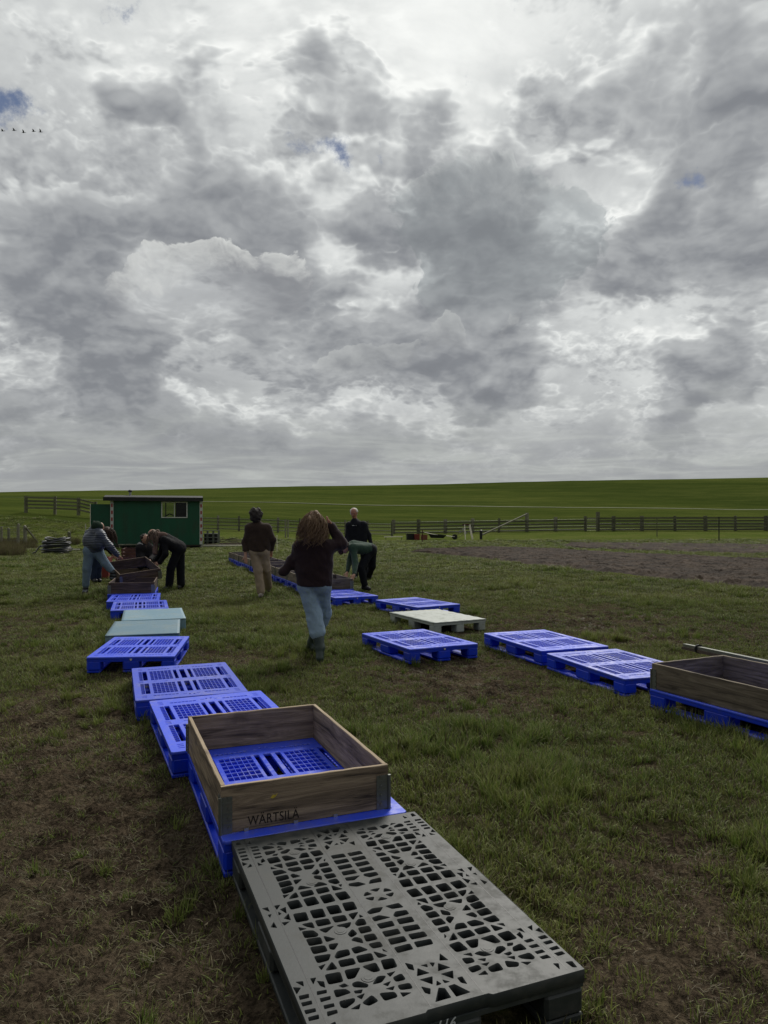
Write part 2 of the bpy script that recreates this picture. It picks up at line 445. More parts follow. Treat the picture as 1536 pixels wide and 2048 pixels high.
def flat_plate(name, outer, holes, z0, z1, bevel, mat, parent=None):
    """plate with real holes: filled 2D outline, extruded, edges rounded"""
    cu = bpy.data.curves.new(name, 'CURVE'); cu.dimensions = '2D'; cu.fill_mode = 'BOTH'
    cu.extrude = (z1 - z0) / 2 - bevel; cu.bevel_depth = bevel; cu.bevel_resolution = 0; cu.offset = -bevel
    for k_, poly in enumerate([outer] + holes):
        ar = sum(poly[i - 1][0] * poly[i][1] - poly[i][0] * poly[i - 1][1] for i in range(len(poly)))
        if (ar > 0) != (k_ == 0): poly = poly[::-1]
        sp = cu.splines.new('POLY'); sp.points.add(len(poly) - 1)
        for p, (x, y) in zip(sp.points, poly): p.co = (x, y, 0, 1)
        sp.use_cyclic_u = True
    tmp = bpy.data.objects.new('tmp', cu); COL.objects.link(tmp)
    dg = bpy.context.evaluated_depsgraph_get()
    me = bpy.data.meshes.new_from_object(tmp.evaluated_get(dg))
    bpy.data.objects.remove(tmp); bpy.data.curves.remove(cu)
    me.transform(Matrix.Translation((0, 0, (z0 + z1) / 2))); me.name = name
    me.materials.clear(); me.materials.append(mat)
    return link(name, me, parent)

def grow(poly, d):
    """polygon pushed outwards by d"""
    n = len(poly); ar = sum(poly[i - 1][0] * poly[i][1] - poly[i][0] * poly[i - 1][1] for i in range(n)); s = 1 if ar > 0 else -1
    out = []
    for i in range(n):
        p = Vector(poly[i]); a = (p - Vector(poly[i - 1])); b = (Vector(poly[(i + 1) % n]) - p)
        if a.length < 1e-6 or b.length < 1e-6: continue
        a.normalize(); b.normalize()
        na = Vector((a.y, -a.x)) * s; nb = Vector((b.y, -b.x)) * s; m = na + nb
        if m.length < .3: m = na
        m.normalize(); k = d / max(.45, m.dot(na)); q = p + m * k; out.append((q.x, q.y))
    return out
def rounded(poly, r, seg=2):
    out = []; n = len(poly)
    for i in range(n):
        p = Vector(poly[i]); a = Vector(poly[i - 1]) - p; b = Vector(poly[(i + 1) % n]) - p
        k = min(r, a.length * .42, b.length * .42)
        p0 = p + a.normalized() * k; p1 = p + b.normalized() * k
        for j in range(seg + 1):
            t = j / seg
            q = p0 * (1 - t) ** 2 + p * 2 * t * (1 - t) + p1 * t * t
            out.append((q.x, q.y))
    return out
def rect(x0, x1, y0, y1): return [(x0, y0), (x1, y0), (x1, y1), (x0, y1)]

# ---------------------------------------------------------------- materials
def principled(name, rough=.5, spec=.5):
    m = bpy.data.materials.new(name); m.use_nodes = True
    t = m.node_tree; b = t.nodes['Principled BSDF']
    b.inputs['Roughness'].default_value = rough
    b.inputs['Specular IOR Level'].default_value = spec
    return m, NT(t), b
def bump(N, b, h, strength=.3, dist=.01):
    nd = N.node('ShaderNodeBump'); nd.inputs['Strength'].default_value = strength; nd.inputs['Distance'].default_value = dist
    N._in(nd.inputs['Height'], h); N.t.links.new(nd.outputs[0], b.inputs['Normal'])
def objco(N):
    return N.node('ShaderNodeTexCoord').outputs['Object']
def surf(name, c1, c2, rough=.6, scale=6, spec=.4, stretch=(1, 1, 1), bs=.2, bd=.004, bscale=60, var=.12, dirt=None, dirt_amt=.35):
    m, N, b = principled(name, rough, spec)
    co = N.v('MULTIPLY', objco(N), stretch)
    n = N.noise(co, scale, 6, .6)
    col = N.mix(N.step(n, .3, .7), c1, c2)
    oi = N.node('ShaderNodeObjectInfo').outputs['Random']
    k = N.m('ADD', 1 - var, N.m('MULTIPLY', oi, 2 * var))
    col = N.v('MULTIPLY', col, N.comb(k, k, k))
    if dirt:
        dm = N.m('MULTIPLY', N.step(N.noise(co, scale * .7, 8, .7), .48, .72), dirt_amt)
        col = N.mix(dm, col, dirt)
        N._in(b.inputs['Roughness'], N.m('ADD', rough, N.m('MULTIPLY', dm, .4)))
    N._in(b.inputs['Base Color'], col)
    bump(N, b, N.noise(co, bscale, 4, .6), bs, bd)
    return m
def plastic(name, c, rough=.35, spec=.5, dirt=(.10, .085, .06), dirt_amt=.35, fade=.0):
    m, N, b = principled(name, rough, spec)
    g = N.node('ShaderNodeNewGeometry'); co = objco(N); w = g.outputs['Position']
    n1 = N.noise(w, 2.2, 6, .6); n2 = N.noise(w, 17, 6, .65)
    pale = tuple(min(1, q * .8 + .12) for q in c)
    col = N.mix(N.m('MULTIPLY', N.step(n1, .35, .75), fade), c, pale)
    sm = N.m('MULTIPLY', N.step(N.m('ADD', N.m('MULTIPLY', n2, .6), N.m('MULTIPLY', n1, .4)), .47, .66), dirt_amt)
    col = N.mix(sm, col, dirt)
    scr = N.step(N.noise(N.v('MULTIPLY', w, (30, 4, 8)), 6, 3, .5), .62, .75)
    col = N.mix(N.m('MULTIPLY', scr, .12), col, pale)
    rn = N.m('ADD', .82, N.m('MULTIPLY', N.node('ShaderNodeObjectInfo').outputs['Random'], .30)); col = N.v('MULTIPLY', col, N.comb(rn, rn, rn))
    N._in(b.inputs['Base Color'], col)
    N._in(b.inputs['Roughness'], N.m('ADD', rough, N.m('ADD', N.m('MULTIPLY', sm, .5), N.m('MULTIPLY', n2, .12))))
    bump(N, b, N.noise(w, 90, 3, .6), .12, .002)
    return m
def wood(name, light, mid_, dark, rough=.8, stain=.5, worn=None):
    m, N, b = principled(name, rough, .25)
    oi = N.node('ShaderNodeObjectInfo').outputs['Random']
    co = N.v('ADD', objco(N), N.v('SCALE', N.comb(oi, oi, oi), scale=37.0))
    g1 = N.noise(N.v('MULTIPLY', co, (1.2, 16, 16)), 1.6, 7, .65, dist=1.2)
    g2 = N.noise(N.v('MULTIPLY', co, (3, 110, 110)), 1.6, 4, .65)
    bl = N.noise(co, 3.5, 5, .6)
    kn = N.voro(N.v('MULTIPLY', co, (3.2, 11, 11)), 1.0)
    col = N.ramp(g1, [(.32, dark), (.5, mid_), (.68, light)])
    col = N.mix(N.m('MULTIPLY', N.step(g2, .55, .8), .55), col, dark)
    col = N.mix(N.m('MULTIPLY', N.step(bl, .50, .72), stain), col, tuple(q * .35 for q in mid_))
    col = N.mix(N.m('MULTIPLY', N.step(kn, .13, .04), .8), col, tuple(q * .3 for q in dark))
    k = N.m('ADD', .8, N.m('MULTIPLY', oi, .4))
    col = N.v('MULTIPLY', col, N.comb(k, k, k))
    if worn:      # upper edge rubbed pale by handling
        z = N.xyz(objco(N))[2]
        col = N.mix(N.m('MULTIPLY', N.step(N.m('ADD', z, N.m('MULTIPLY', N.m('SUBTRACT', bl, .5), .03)), worn - .006, worn - .001), .5), col, tuple(min(.5, q * 1.35) for q in light))
    N._in(b.inputs['Base Color'], col)
    bump(N, b, N.m('ADD', g2, g1), .55, .004)
    return m
def metal(name, c=(.30, .31, .31), rough=.5, rust=.3):
    m, N, b = principled(name, rough, .5)
    b.inputs['Metallic'].default_value = .75
    co = objco(N); n = N.noise(co, 22, 6, .65)
    rs = N.m('MULTIPLY', N.step(n, .5, .7), rust)
    N._in(b.inputs['Base Color'], N.mix(rs, c, (.10, .055, .03)))
    N._in(b.inputs['Roughness'], N.m('ADD', rough, N.m('MULTIPLY', rs, .4)))
    N._in(b.inputs['Metallic'], N.m('SUBTRACT', .75, N.m('MULTIPLY', rs, .7)))
    bump(N, b, n, .3, .002)
    return m
def cloth(name, c, rough=.9, var=.25, fuzz=.0, fold=.010, scale=9, stripe=None):
    m, N, b = principled(name, rough, .15)
    co = objco(N)
    n = N.noise(co, scale, 5, .6)
    c0 = tuple(q * (1 - var) for q in c); c1 = tuple(min(1, q * (1 + var)) for q in c)
    N._in(b.inputs['Base Color'], N.mix(n, c0, c1))
    f = N.noise(N.v('MULTIPLY', co, (1, 1, .6)), 11, 3, .5, dist=.8)
    h = N.m('ADD', f, N.m('MULTIPLY', N.noise(co, 160, 2, .5), .12))
    bump(N, b, h, .8, fold)
    if fuzz:
        b.inputs['Sheen Weight'].default_value = fuzz; b.inputs['Sheen Roughness'].default_value = .5
    return m

M = {}
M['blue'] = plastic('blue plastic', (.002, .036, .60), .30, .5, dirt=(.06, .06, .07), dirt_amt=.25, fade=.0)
M['blue_top'] = plastic('blue plastic with painted sky sheen', (.020, .072, .80), .24, .5, dirt=(.14, .13, .12), dirt_amt=.36, fade=.18)  # deck tops painted paler than the sides, standing in for reflected sky
M['grey'] = plastic('dark grey plastic', (.029, .034, .034), .46, .40, dirt=(.13, .12, .10), dirt_amt=.3)
M['white_pl'] = plastic('pale grey plastic', (.34, .37, .34), .5, .4, dirt=(.14, .14, .10), dirt_amt=.5)
M['teal'] = plastic('teal plastic', (.12, .235, .31), .42, .45, dirt=(.22, .24, .17), dirt_amt=.5, fade=.5)
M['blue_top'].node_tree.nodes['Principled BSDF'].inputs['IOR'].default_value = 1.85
M['white_print'] = surf('white print', (.6, .62, .62), (.5, .5, .5), .6)
M['wood'] = wood('weathered pine', (.36, .285, .195), (.200, .152, .105), (.040, .030, .023), stain=.80, worn=.194)
M['wood_grey'] = wood('silvered pine', (.24, .20, .15), (.145, .118, .088), (.045, .036, .028), stain=.6, worn=.194)
M['wood_brown'] = wood('dark brown collar boards', (.135, .095, .068), (.080, .056, .041), (.030, .022, .017), stain=.5, worn=.194)
M['wood_dark'] = wood('wet dark pine', (.085, .060, .045), (.055, .038, .028), (.022, .016, .013), stain=.3)
M['wood_red'] = wood('reddish brown boards', (.14, .062, .042), (.085, .038, .028), (.035, .018, .014), stain=.3)
M['fence'] = wood('green grey fence timber', (.20, .20, .13), (.14, .14, .09), (.07, .07, .045), stain=.2)
M['post_pale'] = wood('pale fence post', (.30, .29, .22), (.22, .21, .16), (.12, .12, .085), stain=.2)
M['plank_pale'] = wood('fresh pale plank', (.86, .82, .74), (.78, .73, .64), (.55, .50, .42), stain=.05)
M['galv'] = metal('galvanised steel', (.19, .20, .18), .42, .45)
M['galv_clean'] = metal('galvanised tube', (.36, .37, .37), .4, .1)
M['burn'] = surf('burnt lettering', (.012, .009, .007), (.02, .015, .01), .9)
M['wire'] = metal('fence wire', (.2, .21, .2), .5, .2)
M['black'] = surf('black rubber', (.012, .013, .015), (.02, .02, .022), .45, spec=.4)
M['hose'] = surf('black hose', (.016, .018, .022), (.03, .032, .036), .38, spec=.5)
M['leaf_y'] = surf('yellow leaf', (.55, .42, .05), (.35, .27, .03), .6)
HA = [[(-302,-16),(-265,-19),(-268,-65),(-304,-64)],[(-246,-16),(-208,-18),(-211,-65),(-247,-62)],[(-189,-12),(-153,-15),(-155,-62),(-190,-60)],[(-133,-11),(-99,-14),(-102,-60),(-137,-59)],[(-290,-84),(-262,-84),(-263,-114),(-280,-100)],[(-305,-99),(-291,-110),(-305,-112)],[(-246,-79),(-208,-82),(-208,-112),(-247,-111)],[(-190,-79),(-152,-82),(-153,-112),(-190,-110)],[(-135,-82),(-107,-81),(-132,-113)],[(-104,-101),(-100,-109),(-106,-110)],[(-301,-123),(-271,-129),(-262,-154),(-268,-163),(-302,-157)],[(-248,-132),(-205,-129),(-236,-153)],[(-190,-130),(-147,-129),(-158,-148),(-173,-154)],[(-133,-140),(-115,-121),(-101,-126),(-104,-156),(-131,-154)],[(-300,-168),(-261,-173),(-263,-204),(-300,-202)],[(-246,-173),(-222,-196),(-246,-201)],[(-154,-170),(-149,-195),(-169,-205),(-173,-188)],[(-132,-168),(-100,-170),(-101,-197),(-134,-198)],[(-300,-213),(-261,-219),(-261,-247),(-300,-246)],[(-244,-219),(-220,-223),(-239,-247),(-247,-241)],[(-173,-222),(-159,-212),(-146,-225),(-148,-246)],[(-130,-213),(-100,-215),(-100,-244),(-133,-244)],[(-301,-261),(-258,-267),(-271,-291),(-301,-292)],[(-246,-284),(-230,-262),(-201,-264),(-204,-289),(-243,-292)],[(-187,-263),(-164,-261),(-148,-285),(-186,-289)],[(-131,-261),(-99,-262),(-99,-285),(-127,-284)],[(-102,-302),(-98,-312),(-102,-308)],[(-302,-312),(-288,-309),(-300,-323)],[(-287,-334),(-264,-307),(-260,-338)],[(-242,-307),(-202,-310),(-203,-336),(-244,-335)],[(-186,-305),(-144,-307),(-148,-338),(-189,-335)],[(-131,-304),(-105,-332),(-128,-334)],[(-297,-355),(-258,-358),(-262,-398),(-299,-396)],[(-239,-356),(-199,-360),(-226,-395),(-243,-394)],[(-185,-358),(-148,-355),(-149,-391),(-166,-391)],[(-126,-350),(-93,-354),(-97,-392),(-132,-392)],[(-273,-415),(-261,-412),(-256,-421),(-268,-422)],[(-294,-428),(-265,-435),(-258,-451),(-296,-455)],[(-238,-418),(-222,-416),(-202,-438),(-208,-446),(-239,-432)],[(-184,-440),(-162,-416),(-144,-421),(-163,-440)],[(-131,-414),(-114,-413),(-129,-424)],[(-123,-436),(-98,-429),(-97,-453),(-122,-453)],[(-294,-477),(-256,-479),(-260,-490),(-288,-505),(-296,-498)],[(-243,-452),(-226,-454),(-231,-462),(-243,-458)],[(-242,-475),(-227,-472),(-237,-484)],[(-157,-453),(-142,-450),(-152,-460)],[(-156,-474),(-140,-473),(-146,-481)],[(-124,-473),(-93,-475),(-94,-495),(-124,-490)],[(-271,-515),(-251,-508),(-258,-520)],[(-238,-504),(-208,-486),(-201,-510),(-228,-518)],[(-182,-486),(-146,-495),(-146,-513),(-180,-515)],[(-128,-505),(-109,-512),(-128,-517)]]
HS = [[(-74,-92),(-51,-78),(-21,-83),(-38,-103),(-71,-104)],[(-3,-81),(39,-79),(44,-104),(9,-101)],[(-71,-130),(-47,-125),(-21,-146),(-70,-149)],[(-1,-141),(13,-124),(46,-128),(45,-149),(2,-151)],[(-69,-170),(-22,-170),(-24,-195),(-68,-195)],[(0,-168),(46,-170),(44,-196),(-2,-194)],[(-69,-216),(-22,-218),(-23,-242),(-69,-242)],[(0,-214),(46,-218),(45,-241),(-1,-239)],[(-67,-260),(-20,-262),(-21,-286),(-69,-286)],[(1,-259),(48,-262),(48,-285),(0,-284)],[(-66,-307),(-19,-305),(-20,-330),(-66,-331)],[(1,-303),(50,-306),(47,-328),(-1,-327)]]
HT = [[(-65,-391),(-53,-402),(-58,-422),(-66,-414)],[(-24,-415),(-14,-416),(-16,-423)],[(2,-414),(9,-417),(2,-426)],[(46,-388),(52,-415),(35,-410)],[(22,-427),(40,-450),(10,-452)],[(-43,-427),(-26,-451),(-55,-451)],[(12,-472),(41,-471),(30,-496)],[(-54,-473),(-24,-473),(-35,-497)],[(2,-499),(10,-507),(2,-507)],[(-17,-498),(-14,-507),(-22,-508)],[(-65,-505),(-51,-517),(-59,-533),(-66,-526)],[(45,-504),(55,-504),(53,-530),(45,-523)],[(-24,-525),(-13,-531),(-14,-567),(-53,-568)],[(6,-527),(21,-526),(43,-567),(6,-569)]]
HE = [[(-388,-417),(-367,-418),(-369,-428),(-389,-428)],[(-389,-446),(-367,-447),(-368,-456),(-389,-456)],[(-389,-478),(-366,-480),(-367,-488),(-389,-488)],[(-387,-507),(-365,-507),(-367,-517),(-388,-516)],[(-338,-417),(-317,-419),(-319,-427),(-340,-426)],[(-338,-447),(-315,-448),(-317,-456),(-339,-457)],[(-337,-478),(-315,-479),(-316,-487),(-338,-487)],[(-336,-505),(-315,-506),(-316,-514),(-338,-516)],[(-379,-357),(-367,-360),(-369,-374)],[(-393,-378),(-381,-384),(-392,-399)],[(-339,-357),(-330,-358),(-339,-375)],[(-324,-376),(-313,-382),(-316,-401),(-322,-394)]]
HM = [[(-387,54),(-375,55),(-374,34)],[(-400,33),(-385,23),(-399,3)],[(-401,-12),(-386,-26),(-399,-41)],[(-385,-61),(-375,-43),(-374,-68)],[(-347,56),(-335,55),(-346,37)],[(-334,28),(-320,33),(-324,4)],[(-335,-28),(-320,-11),(-322,-41)],[(-347,-52),(-331,-54),(-344,-64)],[(-379,9),(-374,9),(-378,-1)],[(-345,11),(-342,3),(-346,1)]]

# ---------------------------------------------------------------- ground
def spaced(lo, hi, step0, far, grow):
    v = [lo]
    while v[-1] < hi: v.append(v[-1] + step0)
    st = step0
    while v[-1] < far: st *= grow; v.append(v[-1] + st)
    return v
def build_ground():
    xs = spaced(0, 5.0, .028, 4000, 1.07); xs = np.array([-q for q in xs[:0:-1]] + xs)
    ys = spaced(1.3, 11.5, .028, 6000, 1.035); yb = [-q + 1.3 for q in spaced(0, .5, .2, 3000, 1.2)[:0:-1]]
    ys = np.array(yb + ys)
    X, Y = np.meshgrid(xs, ys)
    Z = ground_h(X, Y)
    mu = mud_f(X, Y)
    nx, ny = len(xs), len(ys)
    me = bpy.data.meshes.new('field')
    co = np.stack([X, Y, Z], -1).reshape(-1, 3)
    me.vertices.add(len(co)); me.vertices.foreach_set('co', co.ravel())
    i = np.arange(nx * ny).reshape(ny, nx)
    q = np.stack([i[:-1, :-1], i[:-1, 1:], i[1:, 1:], i[1:, :-1]], -1).reshape(-1, 4)
    me.loops.add(q.size); me.loops.foreach_set('vertex_index', q.ravel())
    me.polygons.add(len(q)); me.polygons.foreach_set('loop_start', np.arange(0, q.size, 4)); me.polygons.foreach_set('loop_total', np.full(len(q), 4))
    me.polygons.foreach_set('use_smooth', np.ones(len(q), bool))
    a = me.attributes.new('mud', 'FLOAT', 'POINT'); a.data.foreach_set('value', mu.ravel())
    me.update(); me.validate()
    m, N, b = principled('pasture', 1.0, .0)
    at_ = N.node('ShaderNodeAttribute'); at_.attribute_name = 'mud'
    P = N.node('ShaderNodeNewGeometry').outputs['Position']
    x, y, z = N.xyz(P)
    n1 = N.noise(P, .35, 6, .6); n2 = N.noise(P, 3.0, 8, .65); n3 = N.noise(P, 28, 6, .7); n4 = N.noise(N.v('MULTIPLY', P, (1, 3, 1)), 90, 3, .7)
    far = N.step(y, 14, 45, smooth=False)
    green = N.mix(N.step(n1, .35, .65), (.088, .124, .026), (.128, .150, .042))
    green = N.mix(N.m('MULTIPLY', N.step(n2, .45, .7), .6), green, (.115, .122, .042))
    green = N.mix(N.step(n3, .35, .75), N.v('MULTIPLY', green, (.50, .52, .5)), N.v('MULTIPLY', green, (1.45, 1.4, 1.35)))
    soil = N.mix(N.step(n2, .3, .7), (.052, .040, .029), (.105, .083, .058))
    cld = N.noise(P, 42, 5, .7)
    soil = N.v('MULTIPLY', soil, N.mix(N.step(cld, .38, .62), (.45, .45, .45), (1.35, 1.32, 1.28)))
    straw = N.mix(n3, (.09, .07, .04), (.16, .13, .075))
    soil = N.mix(N.m('MULTIPLY', N.step(N.m('ADD', n4, N.m('MULTIPLY', n2, .5)), .80, .98), .7), soil, straw)
    mm = N.m('ADD', at_.outputs['Fac'], N.m('MULTIPLY', N.m('SUBTRACT', n3, .5), 1.2))
    mm = N.m('ADD', mm, N.m('MULTIPLY', N.m('SUBTRACT', n2, .5), .9))
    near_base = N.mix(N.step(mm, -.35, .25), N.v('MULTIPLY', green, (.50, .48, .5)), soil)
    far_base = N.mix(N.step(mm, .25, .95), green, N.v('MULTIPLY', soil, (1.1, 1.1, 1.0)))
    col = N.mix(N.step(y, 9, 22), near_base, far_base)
    # the mown dike: smoother and deeper green, with grazing lines along the slope
    dk = N.mix(N.noise(N.v('MULTIPLY', P, (.02, .20, .6)), 1.2, 6, .6), (.052, .078, .016), (.098, .112, .032))
    dk = N.mix(N.step(N.noise(N.v('MULTIPLY', P, (.25, 1.2, 1.2)), 1.0, 7, .7), .35, .8), N.v('MULTIPLY', dk, (.72, .78, .7)), N.v('MULTIPLY', dk, (1.2, 1.14, 1.1)))
    bnd = N.noise(N.comb(N.m('MULTIPLY', x, .012), 0.0, N.m('ADD', z, N.m('MULTIPLY', x, .01))), 1.1, 3, .6)
    dk = N.v('MULTIPLY', dk, N.mix(N.step(bnd, .35, .65), (.72, .76, .75), (1.18, 1.12, 1.1)))
    col = N.mix(N.step(z, .25, 1.2), col, dk)
    N._in(b.inputs['Base Color'], col)
    bump(N, b, N.m('ADD', N.m('ADD', n3, N.m('MULTIPLY', cld, .6)), N.m('MULTIPLY', n2, 1.5)), 1.0, .035)
    me.materials.append(m)
    o = link('field', me); tag(o, kind='structure')
    return o
build_ground()

def strip_on_ground(name, line, width, mat, lift, cells=120, kind='structure'):
    mb = MB(); P = []
    for i in range(cells + 1):
        t = i / cells * (len(line) - 1); k = min(int(t), len(line) - 2); P.append(Vector(line[k]).lerp(Vector(line[k + 1]), t - k))
    for i, p in enumerate(P):
        d = (P[min(i + 1, cells)] - P[max(i - 1, 0)]); n = Vector((-d.y, d.x, 0)).normalized()
        for k in range(5):
            w = width * (1 + .3 * (vnoise(i * .6, k, 3) - .5))
            q = p + n * (k / 4 - .5) * w
            mb.v.append((q.x, q.y, float(ground_h(q.x, q.y)) + lift))
    for i in range(cells):
        for k in range(4): mb.f.append((i * 5 + k, i * 5 + k + 1, (i + 1) * 5 + k + 1, (i + 1) * 5 + k)); mb.m.append(0)
    return tag(mb.build(name, mat, smooth=True), kind=kind)
gm = surf('trodden gravel', (.125, .135, .065), (.09, .11, .04), .95, scale=1.5)
L = []
for px, y in ((-500, 79), (100, 79), (560, 79), (800, 78.5), (1100, 78), (1536, 78), (2300, 78)):
    L.append(((px - 768) / FPX * y, y, 0))
strip_on_ground('path', L, .42, gm, .05)

def soil_bed(name, near, far, lift, amp, mat, seed, kind='structure', ns=420, nt=130, taper=.03):
    near = [atg(*p) for p in near]; far = [atg(*p) for p in far]
    def along(l, t):
        t = t * (len(l) - 1); k = min(int(t), len(l) - 2); return l[k].lerp(l[k + 1], t - k)
    S = np.linspace(0, 1, ns); T = np.linspace(0, 1, nt)
    A = np.array([along(near, s)[:2] for s in S]); B = np.array([along(far, s)[:2] for s in S])
    X = A[None, :, 0] * (1 - T[:, None]) + B[None, :, 0] * T[:, None]
    Y = A[None, :, 1] * (1 - T[:, None]) + B[None, :, 1] * T[:, None]
    e = np.minimum(np.minimum(T, 1 - T)[:, None] / .05, np.minimum(S, 1 - S)[None, :] / taper)
    e = np.clip(e + (fbm(X, Y, .9, 3, seed) - .5) * 1.3, 0, 1)
    cl = 1 - np.abs(fbm(X, Y, 1.8, 5, seed + 3, .62) - .5) * 4
    cl2 = fbm(X, Y, 5.5, 3, seed + 9, .6)
    Z = base_h(X, Y) + e * (lift + amp * np.clip(cl, -.3, 1) + amp * .9 * (cl2 - .4)) - (1 - e) * .06
    v = np.stack([X, Y, Z], -1).reshape(-1, 3); i = np.arange(ns * nt).reshape(nt, ns)
    q = np.stack([i[:-1, :-1], i[:-1, 1:], i[1:, 1:], i[1:, :-1]], -1).reshape(-1, 4)
    return tag(mesh_obj(name, v.tolist(), q.tolist(), mat, smooth=False), kind=kind)
sm_, N, b = principled('tilled soil', .95, .15)
P = N.node('ShaderNodeNewGeometry').outputs['Position']
c = N.mix(N.step(N.noise(P, 1.2, 7, .65), .35, .7), (.028, .020, .015), (.078, .056, .040))
c = N.mix(N.m('MULTIPLY', N.step(N.noise(P, 9, 5, .7), .62, .75), .5), c, (.10, .10, .05))
N._in(b.inputs['Base Color'], c); bump(N, b, N.noise(P, 12, 5, .7), .8, .03)
soil_near = [(815, 1104), (930, 1113), (1075, 1131), (1272, 1152), (1400, 1165), (1536, 1179), (1800, 1205)]
soil_far = [(835, 1101), (977, 1096), (1090, 1098), (1220, 1107), (1380, 1114), (1536, 1121), (1800, 1134)]
soil_bed('tilled_soil', soil_near, soil_far, .04, .075, sm_, 31)
soil_bed('tilled_soil', [(1120, 1094), (1300, 1101), (1536, 1108), (1800, 1118)], [(1130, 1087), (1300, 1087), (1536, 1090), (1800, 1094)], .03, .06, sm_, 61, ns=300, nt=60)
_soil_poly = [tuple(atg(*p)[:2]) for p in soil_near] + [tuple(atg(*p)[:2]) for p in soil_far[::-1]]
def in_poly(x, y, poly):
    r = np.zeros(np.shape(x), bool); n = len(poly)
    for i in range(n):
        x1, y1 = poly[i]; x2, y2 = poly[(i + 1) % n]
        c = ((y1 > y) != (y2 > y)) & (x < (x2 - x1) * (y - y1) / (y2 - y1 + 1e-12) + x1); r ^= c
    return r

# ---------------------------------------------------------------- grass
def blade_mat(name, c1, c2, tip, tr=.25):
    m, N, b = principled(name, .60, .18)
    oi = N.node('ShaderNodeObjectInfo').outputs['Random']
    a = N.node('ShaderNodeAttribute'); a.attribute_type = 'INSTANCER'; a.attribute_name = 'tint'
    h = N.node('ShaderNodeAttribute'); h.attribute_name = 'along'
    bl = N.node('ShaderNodeAttribute'); bl.attribute_name = 'rnd'
    c = N.mix(N.m('ADD', N.m('MULTIPLY', a.outputs['Fac'], .50), N.m('MULTIPLY', bl.outputs['Fac'], .60), clamp=True), c1, c2)
    k = N.m('ADD', .7, N.m('MULTIPLY', oi, .6)); c = N.v('MULTIPLY', c, N.comb(k, k, k))
    c = N.mix(N.m('MULTIPLY', N.step(h.outputs['Fac'], .55, 1.0), .45), c, tip)
    N._in(b.inputs['Base Color'], c)
    tn = N.node('ShaderNodeBsdfTranslucent'); N._in(tn.inputs[0], c)
    mx = N.node('ShaderNodeMixShader'); mx.inputs[0].default_value = tr
    N.l.new(b.outputs[0], mx.inputs[1]); N.l.new(tn.outputs[0], mx.inputs[2])
    N.l.new(mx.outputs[0], N.n['Material Output'].inputs[0])
    return m
M['blade'] = blade_mat('grass blade', (.072, .134, .022), (.205, .222, .058), (.40, .38, .17))
M['straw'] = blade_mat('dry grass', (.060, .050, .028), (.135, .112, .062), (.19, .16, .09), .15)
def tuft(seed, n, hgt, spread, lean, dry, w=.0030, flat=False):
    r = random.Random(seed); v = []; f = []; mi = []; al = []; rd = []
    for _ in range(n):
        a = r.uniform(0, 6.283); q = spread * math.sqrt(r.random()); x = q * math.cos(a); y = q * math.sin(a)
        d = r.gauss(a if r.random() < .7 else r.uniform(0, 6.28), .8)
        Lh = hgt * r.uniform(.45, 1.1); ln = (r.uniform(.2, 1.0) * lean) if not flat else r.uniform(1.3, 1.55)
        ww = w * r.uniform(.6, 1.3); px, py, pz = x, y, -.006; sd_ = (-math.sin(d) * ww, math.cos(d) * ww)
        base = len(v); rr = r.random(); segs = 3
        for s_ in range(segs + 1):
            t = s_ / segs; k = (1 - t) ** .7 if s_ < segs else 0
            if s_ < segs:
                v += [(px - sd_[0] * k, py - sd_[1] * k, pz), (px + sd_[0] * k, py + sd_[1] * k, pz)]; al += [t, t]; rd += [rr, rr]
            else:
                v.append((px, py, pz)); al.append(1); rd.append(rr)
            an = ln * (.35 + t * .95) if not flat else ln + r.uniform(-.12, .12)
            st = Lh / segs
            px += math.cos(d) * math.sin(an) * st; py += math.sin(d) * math.sin(an) * st; pz += math.cos(an) * st
            if pz < .002: pz = .002 + r.random() * .004
        m_ = 1 if r.random() < dry else 0
        for s_ in range(segs - 1): b_ = base + 2 * s_; f.append((b_, b_ + 1, b_ + 3, b_ + 2)); mi.append(m_)
        b_ = base + 2 * (segs - 1); f.append((b_, b_ + 1, b_ + 2)); mi.append(m_)
    me = bpy.data.meshes.new('grass_tuft'); me.from_pydata(v, [], f)
    me.materials.append(M['blade']); me.materials.append(M['straw'])
    me.polygons.foreach_set('material_index', mi)
    a = me.attributes.new('along', 'FLOAT', 'POINT'); a.data.foreach_set('value', al)
    a = me.attributes.new('rnd', 'FLOAT', 'POINT'); a.data.foreach_set('value', rd)
    me.update()
    return bpy.data.objects.new('grass_tuft', me)
tufts = bpy.data.collections.new('grass kinds')
TK = []
for i in range(5): TK.append(tuft(100 + i, 32, .070, .060, 1.40, .30, .0033))         # short sward
for i in range(3): TK.append(tuft(200 + i, 44, .115, .045, 1.15, .16, .0034))        # lush clumps
for i in range(3): TK.append(tuft(300 + i, 24, .055, .08, 1.45, .45, .0030))          # thin, half dead
for i in range(3): TK.append(tuft(400 + i, 12, .055, .11, 1.5, .8, .0017, flat=True))   # litter lying on the mud
for k, o in enumerate(TK): o.name = 'grass_kind_%02d' % k; tufts.objects.link(o)
